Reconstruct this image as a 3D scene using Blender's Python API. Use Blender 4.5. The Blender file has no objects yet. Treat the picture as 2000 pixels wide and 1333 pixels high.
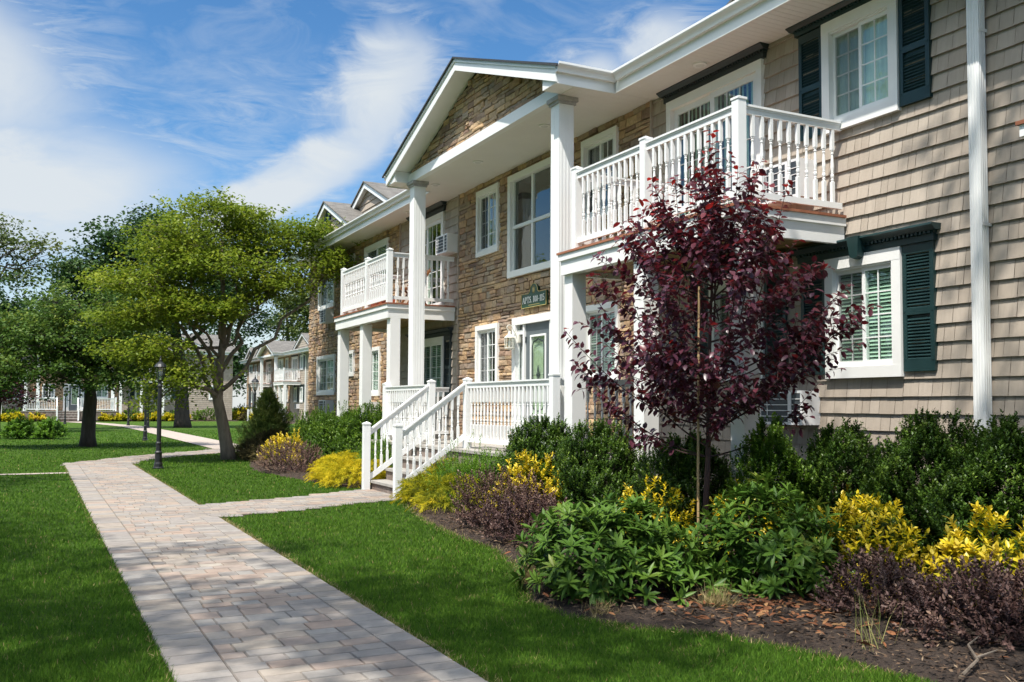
import bpy, math, random
import numpy as np
from mathutils import Matrix, Vector

# ------------------------------------------------------------------ camera, world, sun, exposure
scene = bpy.context.scene
col = scene.collection
CAM_H = 1.55
F_PX, YAW, PITCH, ROLL, CY = 1846.6, math.radians(26.82), math.radians(2.774), math.radians(-0.28), 703.8
cyw, syw, cpi, spi = math.cos(YAW), math.sin(YAW), math.cos(PITCH), math.sin(PITCH)
fwd = Vector((syw * cpi, cyw * cpi, spi))
rgt = Vector((cyw, -syw, 0))
dwn = fwd.cross(rgt)
cr, sr = math.cos(ROLL), math.sin(ROLL)
c_r = cr * rgt + sr * dwn
c_d = -sr * rgt + cr * dwn
cam_data = bpy.data.cameras.new("camera")
cam = bpy.data.objects.new("camera", cam_data)
col.objects.link(cam)
cam_data.sensor_width = 36.0
cam_data.lens = F_PX / 2000 * 36.0
cam_data.shift_y = (CY - 666.5) / 2000
cam_data.clip_start = 0.1
cam_data.clip_end = 2000
m = Matrix.Identity(4)
for i in range(3):
    m[i][0], m[i][1], m[i][2] = c_r[i], -c_d[i], -fwd[i]
m[0][3], m[1][3], m[2][3] = 0, 0, CAM_H
cam.matrix_world = m
scene.camera = cam

SUN_DIR = Vector((-1.0, -0.64, 2.1)).normalized()          # towards the sun
world = bpy.data.worlds.new("World")
scene.world = world
world.use_nodes = True
SKY_STRENGTH = 0.15
sun_d = bpy.data.lights.new("sun", 'SUN')
sun_d.energy = 2.15
sun_d.angle = math.radians(0.55)
sun_d.color = (1.0, 0.945, 0.86)
sun_o = bpy.data.objects.new("sun", sun_d)
col.objects.link(sun_o)
sun_o.rotation_euler = SUN_DIR.to_track_quat('Z', 'Y').to_euler()
sun_o.location = (0, 0, 60)
scene.view_settings.view_transform = 'Standard'
scene.view_settings.look = 'None'
scene.view_settings.exposure = 1.72
scene.view_settings.gamma = 1.0

def N(nt, typ, **kw):
    n = nt.nodes.new(typ)
    for k, v in kw.items():
        if k.startswith('i_'):
            n.inputs[k[2:].replace('_', ' ')].default_value = v
        else:
            setattr(n, k, v)
    return n

def math_n(nt, op, a, b=None, c=None, clamp=False):
    n = nt.nodes.new('ShaderNodeMath')
    n.operation = op
    n.use_clamp = clamp
    for i, x in enumerate((a, b, c)):
        if x is None:
            continue
        if isinstance(x, (int, float)):
            n.inputs[i].default_value = x
        else:
            nt.links.new(x, n.inputs[i])
    return n.outputs[0]

def mixc(nt, fac, a, b, mode='MIX'):
    mx = nt.nodes.new('ShaderNodeMix')
    mx.data_type = 'RGBA'
    mx.blend_type = mode
    for s, x in (('Factor', fac), ('A', a), ('B', b)):
        if isinstance(x, (int, float)):
            mx.inputs[s].default_value = x
        elif isinstance(x, tuple):
            mx.inputs[s].default_value = (*x, 1) if len(x) == 3 else x
        else:
            nt.links.new(x, mx.inputs[s])
    return mx.outputs['Result']

def build_world():
    nt = world.node_tree
    nt.nodes.clear()
    L = nt.links.new
    out = N(nt, 'ShaderNodeOutputWorld')
    bg = N(nt, 'ShaderNodeBackground')
    bg.inputs['Strength'].default_value = SKY_STRENGTH
    L(bg.outputs[0], out.inputs[0])
    sky = N(nt, 'ShaderNodeTexSky')
    sky.sky_type = 'NISHITA'
    sky.sun_disc = False
    sky.sun_elevation = math.asin(SUN_DIR.z)
    sky.sun_rotation = math.atan2(SUN_DIR.x, SUN_DIR.y) % (2 * math.pi)
    sky.altitude = 0
    sky.air_density = 1.0
    sky.dust_density = 0.25
    sky.ozone_density = 2.2
    hsv = N(nt, 'ShaderNodeHueSaturation')
    hsv.inputs['Saturation'].default_value = 1.28
    hsv.inputs['Value'].default_value = 0.32
    L(sky.outputs[0], hsv.inputs['Color'])
    tc = N(nt, 'ShaderNodeTexCoord')
    sep = N(nt, 'ShaderNodeSeparateXYZ')
    L(tc.outputs['Generated'], sep.inputs[0])
    x, y, z = sep.outputs
    # azimuth from +Y towards +X and elevation, both in degrees (a world-fixed map of the sky)
    az = math_n(nt, 'MULTIPLY', math_n(nt, 'ARCTAN2', x, y), 57.2958)
    hor = math_n(nt, 'SQRT', math_n(nt, 'ADD', math_n(nt, 'MULTIPLY', x, x), math_n(nt, 'MULTIPLY', y, y)))
    el = math_n(nt, 'MULTIPLY', math_n(nt, 'ARCTAN2', z, hor), 57.2958)
    comb = N(nt, 'ShaderNodeCombineXYZ')
    L(math_n(nt, 'MULTIPLY', az, 0.05), comb.inputs[0])
    L(math_n(nt, 'MULTIPLY', el, 0.05), comb.inputs[1])
    # drawn-out wisps: rotate and stretch
    mp = N(nt, 'ShaderNodeMapping')
    mp.inputs['Rotation'].default_value = (0, 0, math.radians(-24))
    mp.inputs['Scale'].default_value = (1.0, 2.3, 1)
    L(comb.outputs[0], mp.inputs[0])
    n1 = N(nt, 'ShaderNodeTexNoise')
    n1.inputs['Scale'].default_value = 2.6
    n1.inputs['Detail'].default_value = 9
    n1.inputs['Roughness'].default_value = 0.62
    n1.inputs['Distortion'].default_value = 0.9
    L(mp.outputs[0], n1.inputs['Vector'])
    n2 = N(nt, 'ShaderNodeTexNoise')
    n2.inputs['Scale'].default_value = 1.3
    n2.inputs['Detail'].default_value = 5
    n2.inputs['Distortion'].default_value = 0.4
    L(comb.outputs[0], n2.inputs['Vector'])

    def blob(a0, e0, ra, re, rot=0.0, warp=6.0):
        # soft ellipse in (az, el), edges torn by noise
        wa = math_n(nt, 'MULTIPLY', math_n(nt, 'SUBTRACT', n1.outputs[0], 0.5), warp)
        wb = math_n(nt, 'MULTIPLY', math_n(nt, 'SUBTRACT', n2.outputs[0], 0.5), warp)
        da = math_n(nt, 'ADD', math_n(nt, 'SUBTRACT', az, a0), wa)
        de = math_n(nt, 'ADD', math_n(nt, 'SUBTRACT', el, e0), wb)
        c, s = math.cos(rot), math.sin(rot)
        u = math_n(nt, 'ADD', math_n(nt, 'MULTIPLY', da, c / ra), math_n(nt, 'MULTIPLY', de, s / ra))
        v = math_n(nt, 'ADD', math_n(nt, 'MULTIPLY', da, -s / re), math_n(nt, 'MULTIPLY', de, c / re))
        d = math_n(nt, 'ADD', math_n(nt, 'MULTIPLY', u, u), math_n(nt, 'MULTIPLY', v, v))
        return math_n(nt, 'SUBTRACT', 1.0, d, clamp=True)
    R = math.radians
    dens = None
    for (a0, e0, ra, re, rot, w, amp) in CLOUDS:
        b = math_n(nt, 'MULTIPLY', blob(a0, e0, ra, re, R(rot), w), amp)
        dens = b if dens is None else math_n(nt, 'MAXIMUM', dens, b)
    # general thin cloud elsewhere in the sky (out of the picture too)
    n3 = N(nt, 'ShaderNodeTexNoise')
    n3.inputs['Scale'].default_value = 5.5
    n3.inputs['Detail'].default_value = 10
    n3.inputs['Roughness'].default_value = 0.68
    n3.inputs['Distortion'].default_value = 1.6
    mp3 = N(nt, 'ShaderNodeMapping')
    mp3.inputs['Rotation'].default_value = (0, 0, math.radians(-30))
    mp3.inputs['Scale'].default_value = (0.55, 2.2, 1)
    L(comb.outputs[0], mp3.inputs[0])
    L(mp3.outputs[0], n3.inputs['Vector'])
    fray = math_n(nt, 'MULTIPLY', math_n(nt, 'SUBTRACT', n3.outputs[0], 0.40), 3.4, clamp=True)
    core = math_n(nt, 'MULTIPLY', math_n(nt, 'SUBTRACT', dens, 0.42), 1.9, clamp=True)
    fray = math_n(nt, 'MAXIMUM', fray, math_n(nt, 'MULTIPLY', core, 0.84))
    tear = math_n(nt, 'MULTIPLY', fray, math_n(nt, 'MULTIPLY_ADD', n1.outputs[0], 1.1, 0.42))
    dens = math_n(nt, 'MULTIPLY', dens, tear)
    thin = math_n(nt, 'MULTIPLY', math_n(nt, 'SUBTRACT', n1.outputs[0], 0.47, clamp=True), 1.1)
    dens = math_n(nt, 'MAXIMUM', dens, thin)
    # whiter towards the horizon
    low = math_n(nt, 'MULTIPLY', math_n(nt, 'SUBTRACT', 1.0, math_n(nt, 'DIVIDE', math_n(nt, 'MAXIMUM', el, 0.0), 13.0), clamp=True), 0.85)
    dens = math_n(nt, 'MAXIMUM', dens, low)
    dens = math_n(nt, 'MINIMUM', dens, 0.97)
    mix = N(nt, 'ShaderNodeMix', data_type='RGBA')
    L(dens, mix.inputs['Factor'])
    L(hsv.outputs[0], mix.inputs['A'])
    # unseen cloud high up is brightened to add fill light to the shade
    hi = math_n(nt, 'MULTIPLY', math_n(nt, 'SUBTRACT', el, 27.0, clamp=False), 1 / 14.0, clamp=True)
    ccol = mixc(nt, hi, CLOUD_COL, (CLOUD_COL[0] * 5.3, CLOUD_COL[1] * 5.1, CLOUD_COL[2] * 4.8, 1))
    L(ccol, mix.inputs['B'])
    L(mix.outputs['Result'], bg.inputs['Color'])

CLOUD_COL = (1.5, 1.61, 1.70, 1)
#          az    el   ra   re  rot warp amp
CLOUDS = [(-2.0, 11.0, 15.0, 6.4, 10, 6.0, 1.2),
          (-4.0, 17.0, 10.5, 8.0, -8, 8.0, 1.05),
          (12.5, 12.4, 14.0, 2.3, 30, 3.5, 1.3),
          (18.8, 18.0, 6.5, 4.2, 45, 7.0, 1.15),
          (10.0, 16.0, 7.0, 4.0, 20, 9.0, 0.45),
          (-95.0, 48.0, 60.0, 26.0, 0, 8.0, 1.3),  # this and the next two: unseen cloud banks added for ambient fill
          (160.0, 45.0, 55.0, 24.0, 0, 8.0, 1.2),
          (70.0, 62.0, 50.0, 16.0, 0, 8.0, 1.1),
          (31.0, 19.0, 5.0, 3.2, 15, 5.0, 1.1),
          (35.5, 21.5, 4.5, 3.2, 25, 5.0, 1.1)]
build_world()
# ------------------------------------------------------------------ mesh and object helpers
rng = np.random.default_rng(7)
random.seed(7)

class MB:
    """collects faces, then links them as one mesh object"""
    def __init__(self):
        self.v, self.f, self.t = [], [], []
    def add(self, verts, faces, t=None):
        o = len(self.v)
        self.v += [tuple(map(float, p)) for p in verts]
        self.f += [tuple(i + o for i in fc) for fc in faces]
        self.t += [random.random() if t is None else t] * len(verts)
        return self
    def box(self, x0, x1, y0, y1, z0, z1, t=None):
        return self.add([(x0, y0, z0), (x1, y0, z0), (x1, y1, z0), (x0, y1, z0), (x0, y0, z1), (x1, y0, z1), (x1, y1, z1), (x0, y1, z1)],
                        [(0, 3, 2, 1), (4, 5, 6, 7), (0, 1, 5, 4), (1, 2, 6, 5), (2, 3, 7, 6), (3, 0, 4, 7)], t)
    def bar(self, p, q, w, h, t=None, up=(0, 0, 1)):
        """box of width w, height h along p-q"""
        p, q = Vector(p), Vector(q)
        d = (q - p).normalized()
        s = d.cross(Vector(up)).normalized() * (w / 2)
        u = s.cross(d).normalized() * (h / 2)
        vs = [p - s - u, p + s - u, p + s + u, p - s + u, q - s - u, q + s - u, q + s + u, q - s + u]
        return self.add(vs, [(0, 1, 2, 3), (7, 6, 5, 4), (4, 5, 1, 0), (5, 6, 2, 1), (6, 7, 3, 2), (7, 4, 0, 3)], t)
    def quad(self, *p, t=None):
        return self.add(p, [tuple(range(len(p)))], t)
    def prism(self, poly, off, t=None):
        """polygon (3-D points) swept by off"""
        n = len(poly)
        a = [Vector(p) for p in poly]
        o = Vector(off)
        vs = a + [p + o for p in a]
        fs = [tuple(range(n))[::-1], tuple(range(n, 2 * n))]
        fs += [(i, (i + 1) % n, n + (i + 1) % n, n + i) for i in range(n)]
        return self.add(vs, fs, t)
    def lathe(self, prof, c=(0, 0, 0), n=10, t=None):
        vs, fs = [], []
        for r, z in prof:
            for k in range(n):
                a = 2 * math.pi * k / n
                vs.append((c[0] + r * math.cos(a), c[1] + r * math.sin(a), c[2] + z))
        for i in range(len(prof) - 1):
            for k in range(n):
                k2 = (k + 1) % n
                fs.append((i * n + k, i * n + k2, (i + 1) * n + k2, (i + 1) * n + k))
        fs.append(tuple(range(n))[::-1])
        fs.append(tuple(range((len(prof) - 1) * n, len(prof) * n)))
        return self.add(vs, fs, t)
    def tube(self, pts, rad, n=7, t=None):
        pts = [Vector(p) for p in pts]
        vs, fs = [], []
        prev = None
        for i, p in enumerate(pts):
            d = (pts[min(i + 1, len(pts) - 1)] - pts[max(i - 1, 0)])
            d = d.normalized() if d.length > 1e-9 else Vector((0, 0, 1))
            ref = prev if prev is not None else (Vector((1, 0, 0)) if abs(d.x) < 0.8 else Vector((0, 1, 0)))
            s = (ref - d * ref.dot(d)).normalized()
            prev = s
            u = d.cross(s)
            for k in range(n):
                a = 2 * math.pi * k / n
                vs.append(p + (s * math.cos(a) + u * math.sin(a)) * rad[i])
        for i in range(len(pts) - 1):
            for k in range(n):
                k2 = (k + 1) % n
                fs.append((i * n + k, i * n + k2, (i + 1) * n + k2, (i + 1) * n + k))
        fs.append(tuple(range(n))[::-1])
        fs.append(tuple(range((len(pts) - 1) * n, len(pts) * n)))
        return self.add(vs, fs, t)
    def build(self, name, mat, parent=None, smooth=False):
        v = np.array(self.v, dtype=np.float32).reshape(-1, 3)
        return link_mesh(name, v, self.f, np.array(self.t, dtype=np.float32), mat, parent, smooth)

def world_loc(o):
    l = Vector((0, 0, 0))
    while o is not None:
        l += Vector(o.location)
        o = o.parent
    return l

def finish(name, me, mat, parent, smooth):
    me.materials.append(mat)
    if smooth:
        me.polygons.foreach_set('use_smooth', np.ones(len(me.polygons), dtype=bool))
    o = bpy.data.objects.new(name, me)
    col.objects.link(o)
    if parent is not None:
        o.parent = parent
    return o

def link_mesh(name, v, faces, t, mat, parent=None, smooth=False):
    """v in world coordinates; a child keeps its parent's origin"""
    if parent is not None:
        v = v - np.array(world_loc(parent), dtype=np.float32)
    me = bpy.data.meshes.new(name)
    me.from_pydata(v.tolist(), [], faces)
    a = me.attributes.new('rnd', 'FLOAT', 'POINT')
    a.data.foreach_set('value', t)
    me.update()
    return finish(name, me, mat, parent, smooth)

def link_np(name, v, tris, t, mat, parent=None, smooth=False):
    """fast path: v (n,3), tris (m,3) integer arrays"""
    if parent is not None:
        v = v - np.array(world_loc(parent))
    me = bpy.data.meshes.new(name)
    me.vertices.add(len(v))
    me.vertices.foreach_set('co', np.ascontiguousarray(v, dtype=np.float32).ravel())
    me.loops.add(tris.size)
    me.loops.foreach_set('vertex_index', np.ascontiguousarray(tris, dtype=np.int32).ravel())
    me.polygons.add(len(tris))
    k = tris.shape[1]
    me.polygons.foreach_set('loop_start', np.arange(0, tris.size, k, dtype=np.int32))
    a = me.attributes.new('rnd', 'FLOAT', 'POINT')
    a.data.foreach_set('value', np.ascontiguousarray(t, dtype=np.float32))
    me.update(calc_edges=True)
    return finish(name, me, mat, parent, smooth)

def tag(o, label=None, cat=None, group=None, kind=None):
    if label: o['label'] = label
    if cat: o['category'] = cat
    if group: o['group'] = group
    if kind: o['kind'] = kind
    return o

def thing(name, label, cat, loc, group=None, kind=None):
    o = bpy.data.objects.new(name, None)
    o.empty_display_size = 0.3
    col.objects.link(o)
    o.location = loc
    return tag(o, label, cat, group, kind)

def copy_tree(o, parent=None):
    c = o.copy()
    col.objects.link(c)
    if parent is not None:
        c.parent = parent
    for ch in KIDS.get(o.name, []):
        copy_tree(ch, c)
    return c

KIDS = {}
def index_kids():
    KIDS.clear()
    for o in bpy.data.objects:
        if o.parent is not None:
            KIDS.setdefault(o.parent.name, []).append(o)

# ------------------------------------------------------------------ materials
def new_mat(name):
    mt = bpy.data.materials.new(name)
    mt.use_nodes = True
    nt = mt.node_tree
    return mt, nt, nt.nodes['Principled BSDF']

def ramp(nt, fac, stops):
    r = nt.nodes.new('ShaderNodeValToRGB')
    r.color_ramp.elements[0].position = stops[0][0]
    r.color_ramp.elements[0].color = (*stops[0][1], 1)
    r.color_ramp.elements[1].position = stops[-1][0]
    r.color_ramp.elements[1].color = (*stops[-1][1], 1)
    for p, c in stops[1:-1]:
        e = r.color_ramp.elements.new(p)
        e.color = (*c, 1)
    nt.links.new(fac, r.inputs[0])
    return r.outputs[0]

def noise(nt, scale, detail=4, rough=0.55, vec=None, stretch=None, dist=0.0):
    n = nt.nodes.new('ShaderNodeTexNoise')
    n.inputs['Scale'].default_value = scale
    n.inputs['Detail'].default_value = detail
    n.inputs['Roughness'].default_value = rough
    n.inputs['Distortion'].default_value = dist
    tc = nt.nodes.new('ShaderNodeTexCoord')
    v = tc.outputs['Object']
    if stretch:
        mp = nt.nodes.new('ShaderNodeMapping')
        mp.inputs['Scale'].default_value = stretch
        nt.links.new(v, mp.inputs[0])
        v = mp.outputs[0]
    nt.links.new(v, n.inputs['Vector'])
    return n.outputs['Fac']

def bump(nt, bs, h, strength=0.3, dist=0.01):
    b = nt.nodes.new('ShaderNodeBump')
    b.inputs['Strength'].default_value = strength
    b.inputs['Distance'].default_value = dist
    nt.links.new(h, b.inputs['Height'])
    nt.links.new(b.outputs[0], bs.inputs['Normal'])

def attr(nt, name='rnd'):
    a = nt.nodes.new('ShaderNodeAttribute')
    a.attribute_name = name
    return a.outputs['Fac']

def paint(name, c, rough=0.45, var=0.06, scale=3.0, bmp=0.0, bscale=60, stretch=None, dirt=0.0):
    """painted / plain surface with slight unevenness"""
    mt, nt, bs = new_mat(name)
    n = noise(nt, scale, 5, 0.6, stretch=stretch)
    lo = tuple(x * (1 - var) for x in c)
    hi = tuple(min(1, x * (1 + var)) for x in c)
    cc = ramp(nt, n, [(0.3, lo), (0.7, hi)])
    if dirt:
        n2 = noise(nt, 1.1, 8, 0.7)
        d = math_n(nt, 'MULTIPLY', math_n(nt, 'SUBTRACT', n2, 0.5, clamp=True), dirt * 3, clamp=True)
        cc = mixc(nt, d, cc, tuple(x * 0.62 for x in c))
    nt.links.new(cc, bs.inputs['Base Color'])
    bs.inputs['Roughness'].default_value = rough
    if bmp:
        bump(nt, bs, noise(nt, bscale, 4, 0.6, stretch=stretch), bmp, 0.004)
    return mt

def tinted(name, stops, rough=0.85, nscale=30, namt=0.35, bmp=0.5, bscale=45, bdist=0.01, stretch=None, weather=0.0):
    """per-piece colour from 'rnd', mottled by noise"""
    mt, nt, bs = new_mat(name)
    c = ramp(nt, attr(nt), stops)
    n = noise(nt, nscale, 5, 0.65, stretch=stretch)
    k = ramp(nt, n, [(0.25, (1 - namt,) * 3), (0.75, (1 + namt * 0.6,) * 3)])
    c = mixc(nt, 1.0, c, k, 'MULTIPLY')
    if weather:                              # broad fading and rain streaks
        w1 = ramp(nt, noise(nt, 0.55, 7, .7, stretch=(1, 1.6, .45)), [(0.30, (1 - weather,) * 3), (0.68, (1 + weather * .5,) * 3)])
        c = mixc(nt, 1.0, c, w1, 'MULTIPLY')
    nt.links.new(c, bs.inputs['Base Color'])
    bs.inputs['Roughness'].default_value = rough
    bs.inputs['Specular IOR Level'].default_value = 0.3
    if bmp:
        bump(nt, bs, noise(nt, bscale, 6, 0.65, stretch=stretch), bmp, bdist)
    return mt

def leaf_mat(name, stops, rough=0.45, trans=0.35, tcol=None, spec=0.4):
    mt, nt, bs = new_mat(name)
    c = ramp(nt, attr(nt), stops)
    nt.links.new(c, bs.inputs['Base Color'])
    bs.inputs['Roughness'].default_value = rough
    bs.inputs['Specular IOR Level'].default_value = spec
    tr = nt.nodes.new('ShaderNodeBsdfTranslucent')
    if tcol:
        tcv = mixc(nt, 1.0, c, tcol, 'MULTIPLY')
    else:
        tcv = c
    nt.links.new(tcv, tr.inputs['Color'])
    mx = nt.nodes.new('ShaderNodeMixShader')
    mx.inputs[0].default_value = trans
    nt.links.new(bs.outputs[0], mx.inputs[1])
    nt.links.new(tr.outputs[0], mx.inputs[2])
    nt.links.new(mx.outputs[0], nt.nodes['Material Output'].inputs['Surface'])
    return mt

def glass_mat(name, tint=(0.86, 0.93, 0.89), base=0.07):
    """thin window glass: see-through with a fresnel mirror"""
    mt, nt, bs = new_mat(name)
    nt.nodes.remove(bs)
    tr = nt.nodes.new('ShaderNodeBsdfTransparent')
    tr.inputs['Color'].default_value = (*tint, 1)
    gl = nt.nodes.new('ShaderNodeBsdfGlossy')
    gl.inputs['Roughness'].default_value = 0.012
    gl.inputs['Color'].default_value = (0.95, 1, 0.98, 1)
    fr = nt.nodes.new('ShaderNodeLayerWeight')
    fr.inputs['Blend'].default_value = 0.5
    f = math_n(nt, 'MULTIPLY_ADD', math_n(nt, 'POWER', fr.outputs['Facing'], 4.0), 0.9, base + 0.055, clamp=True)
    wv = noise(nt, 1.6, 2, 0.5)
    b = nt.nodes.new('ShaderNodeBump')
    b.inputs['Strength'].default_value = 0.06
    b.inputs['Distance'].default_value = 0.05
    nt.links.new(wv, b.inputs['Height'])
    nt.links.new(b.outputs[0], gl.inputs['Normal'])
    mx = nt.nodes.new('ShaderNodeMixShader')
    nt.links.new(f, mx.inputs[0])
    nt.links.new(tr.outputs[0], mx.inputs[1])
    nt.links.new(gl.outputs[0], mx.inputs[2])
    nt.links.new(mx.outputs[0], nt.nodes['Material Output'].inputs['Surface'])
    return mt

M = {}
M['white'] = paint('white_vinyl', (0.80, 0.81, 0.80), 0.38, 0.03, 2.0, dirt=0.17)
M['trim'] = paint('white_trim', (0.80, 0.80, 0.78), 0.42, 0.03, 2.5, dirt=0.26)
M['soffit'] = paint('soffit_white', (0.74, 0.73, 0.70), 0.55, 0.03, 1.5, dirt=0.10)
M['gutter'] = paint('gutter_white', (0.76, 0.77, 0.76), 0.3, 0.03, 2.0, dirt=0.15)
M['green'] = paint('shutter_green', (0.010, 0.035, 0.036), 0.42, 0.15, 6, bmp=0.15, bscale=40, stretch=(1, 1, 0.1))
M['dark'] = paint('dark_trim', (0.016, 0.026, 0.030), 0.5, 0.15, 6)
M['doorgrey'] = paint('door_grey', (0.10, 0.12, 0.13), 0.4, 0.08, 5)
M['shake'] = tinted('shake_siding', [(0, (0.369, 0.312, 0.255)), (0.5, (0.404, 0.345, 0.282)), (1, (0.444, 0.382, 0.317))], 0.75, 26, 0.10, 0.35, 34, 0.006, stretch=(1, 1.0, 0.06), weather=.14)
M['clap'] = tinted('lap_siding', [(0, (0.37, 0.31, 0.25)), (1, (0.41, 0.35, 0.28))], 0.75, 12, 0.08, 0.15, 30, 0.004, stretch=(1, .1, 1))
M['backing'] = paint('wall_backing', (0.20, 0.165, 0.13), 0.9, 0.2, 6)
M['stone'] = tinted('ledge_stone', [(0, (0.242, 0.163, 0.123)), (.12, (0.411, 0.267, 0.157)), (.24, (0.544, 0.376, 0.213)), (.36, (0.326, 0.224, 0.175)), (.48, (0.447, 0.327, 0.213)),
                                    (.58, (0.363, 0.300, 0.232)), (.68, (0.508, 0.338, 0.194)), (.78, (0.296, 0.235, 0.189)), (.88, (0.604, 0.420, 0.237)), (1, (0.435, 0.256, 0.157))], 0.9, 16, 0.34, 0.8, 26, 0.018, weather=.16)
M['step'] = tinted('step_block', [(0, (0.16, 0.12, 0.10)), (0.5, (0.22, 0.175, 0.15)), (1, (0.27, 0.22, 0.19))], 0.9, 30, 0.25, 0.4, 60, 0.006)
M['bluestone'] = paint('bluestone', (0.34, 0.32, 0.29), 0.7, 0.14, 7, 0.25, 50, dirt=0.15)
M['deck'] = tinted('deck_board', [(0, (0.25, 0.095, 0.052)), (1, (0.36, 0.15, 0.085))], 0.6, 20, 0.25, 0.3, 40, 0.004, stretch=(1, .08, 1))
M['joist'] = tinted('pine_underside', [(0, (0.30, 0.20, 0.085)), (1, (0.42, 0.29, 0.13))], 0.7, 14, 0.25, 0.2, 30, 0.003, stretch=(1, .1, 1))
M['capgrey'] = paint('cap_grey', (0.36, 0.35, 0.34), 0.8, 0.2, 14, 0.3, 60)
M['acdark'] = paint('grille_dark', (0.045, 0.055, 0.065), 0.5, 0.2, 30)
M['acwhite'] = paint('unit_white', (0.74, 0.75, 0.76), 0.4, 0.03, 3, dirt=0.15)
M['blind'] = paint('blind_cream', (0.80, 0.84, 0.78), 0.6, 0.05, 3)
M['blindg'] = paint('blind_green', (0.46, 0.64, 0.52), 0.6, 0.05, 3)
M['curtain'] = paint('curtain', (0.75, 0.72, 0.78), 0.9, 0.06, 5)
M['sheer'] = paint('sheer_curtain', (0.66, 0.78, 0.70), 0.9, 0.10, 4)
M['obscure'] = paint('obscured_glass', (0.42, 0.50, 0.38), 0.3, 0.18, 14)
M['room'] = paint('room_dark', (0.045, 0.045, 0.045), 0.9, 0.2, 2)
M['glass'] = glass_mat('window_glass')
M['glassgreen'] = glass_mat('leaded_glass', (0.85, 0.92, 0.84), 0.03)
def screen_mat():
    mt, nt, bs = new_mat('insect_screen')
    bs.inputs['Base Color'].default_value = (.045, .047, .05, 1)
    bs.inputs['Roughness'].default_value = .8
    bs.inputs['Alpha'].default_value = .36
    return mt
M['screen'] = screen_mat()
M['signgreen'] = paint('sign_green', (0.010, 0.055, 0.028), 0.35, 0.1, 8)
M['gold'] = paint('sign_gold', (0.42, 0.33, 0.11), 0.4, 0.1, 9)
M['letter'] = paint('sign_letter', (0.85, 0.86, 0.82), 0.4, 0.02, 9)
M['iron'] = paint('lamp_black', (0.012, 0.013, 0.014), 0.38, 0.25, 12)
M['lampglass'] = glass_mat('lamp_glass', (0.9, 0.92, 0.9), 0.05)
M['cream'] = paint('cream_metal', (0.72, 0.70, 0.62), 0.45, 0.05, 9)
M['bulb'] = paint('bulb_white', (0.8, 0.8, 0.78), 0.2, 0.02, 9)
M['wood'] = tinted('stained_wood', [(0, (0.20, 0.085, 0.035)), (1, (0.30, 0.14, 0.06))], 0.5, 20, 0.3, 0.2, 40, 0.003)
M['terra'] = paint('terracotta', (0.42, 0.10, 0.045), 0.7, 0.12, 9)
M['bark'] = tinted('bark', [(0, (0.149, 0.119, 0.091)), (1, (0.228, 0.189, 0.150))], 0.95, 9, 0.5, 1.0, 22, 0.03, stretch=(1, 1, 0.25))
M['barkdark'] = tinted('bark_dark', [(0, (0.045, 0.036, 0.029)), (1, (0.075, 0.06, 0.05))], 0.95, 9, 0.5, 1.0, 18, 0.04, stretch=(1, 1, 0.2))
M['twig'] = tinted('plum_twig', [(0, (0.04, 0.022, 0.02)), (1, (0.075, 0.045, 0.04))], 0.8, 30, 0.4, 0.5, 60, 0.004)
M['bamboo'] = tinted('bamboo', [(0, (0.36, 0.25, 0.13)), (1, (0.42, 0.30, 0.16))], 0.6, 18, 0.3, 0.2, 40, 0.003, stretch=(1, 1, .15))

def shingle_mat(name, c):
    mt, nt, bs = new_mat(name)
    tc = nt.nodes.new('ShaderNodeTexCoord')
    sp = nt.nodes.new('ShaderNodeSeparateXYZ')
    nt.links.new(tc.outputs['Object'], sp.inputs[0])
    cb = nt.nodes.new('ShaderNodeCombineXYZ')
    nt.links.new(math_n(nt, 'ADD', sp.outputs[0], sp.outputs[1]), cb.inputs[0])
    nt.links.new(math_n(nt, 'MULTIPLY', sp.outputs[2], 2.6), cb.inputs[1])
    br = nt.nodes.new('ShaderNodeTexBrick')
    br.inputs['Scale'].default_value = 1.0
    br.inputs['Brick Width'].default_value = 0.31
    br.inputs['Row Height'].default_value = 0.145
    br.inputs['Mortar Size'].default_value = 0.008
    br.inputs['Color1'].default_value = (*[x * 0.75 for x in c], 1)
    br.inputs['Color2'].default_value = (*[x * 1.2 for x in c], 1)
    br.inputs['Mortar'].default_value = (*[x * 0.4 for x in c], 1)
    nt.links.new(cb.outputs[0], br.inputs['Vector'])
    k = ramp(nt, noise(nt, 40, 4), [(0.3, (0.75,) * 3), (0.7, (1.2,) * 3)])
    nt.links.new(mixc(nt, 1.0, br.outputs['Color'], k, 'MULTIPLY'), bs.inputs['Base Color'])
    bs.inputs['Roughness'].default_value = 0.95
    bump(nt, bs, br.outputs['Fac'], -0.6, 0.01)
    return mt
M['shingle'] = shingle_mat('roof_shingle', (0.155, 0.145, 0.13))
M['shingledark'] = paint('shingle_edge', (0.035, 0.04, 0.048), 0.9, 0.2, 20)
# ------------------------------------------------------------------ the stone-and-shake apartment block
D = 8.2              # facade plane; the front looks towards -X
Y0, Y1 = 1.5, 31.25  # near and far end of the block
ZS = 6.15            # soffit level
RIDGE_Y = 15.13
bld = thing('apartment_building', 'near two storey apartment block of tan shakes and stone with white gabled portico', 'building', (D, RIDGE_Y, 0))

holes = []           # (y0, y1, z0, z1) openings in the facade

def blind_slats(y0, y1, z0, z1, x, mb):
    z = z0 + 0.02
    while z < z1:
        mb.add([(x, y0, z - 0.016), (x, y1, z - 0.016), (x + 0.022, y1, z + 0.02), (x + 0.022, y0, z + 0.02)], [(0, 1, 2, 3)])
        z += 0.042

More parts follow.
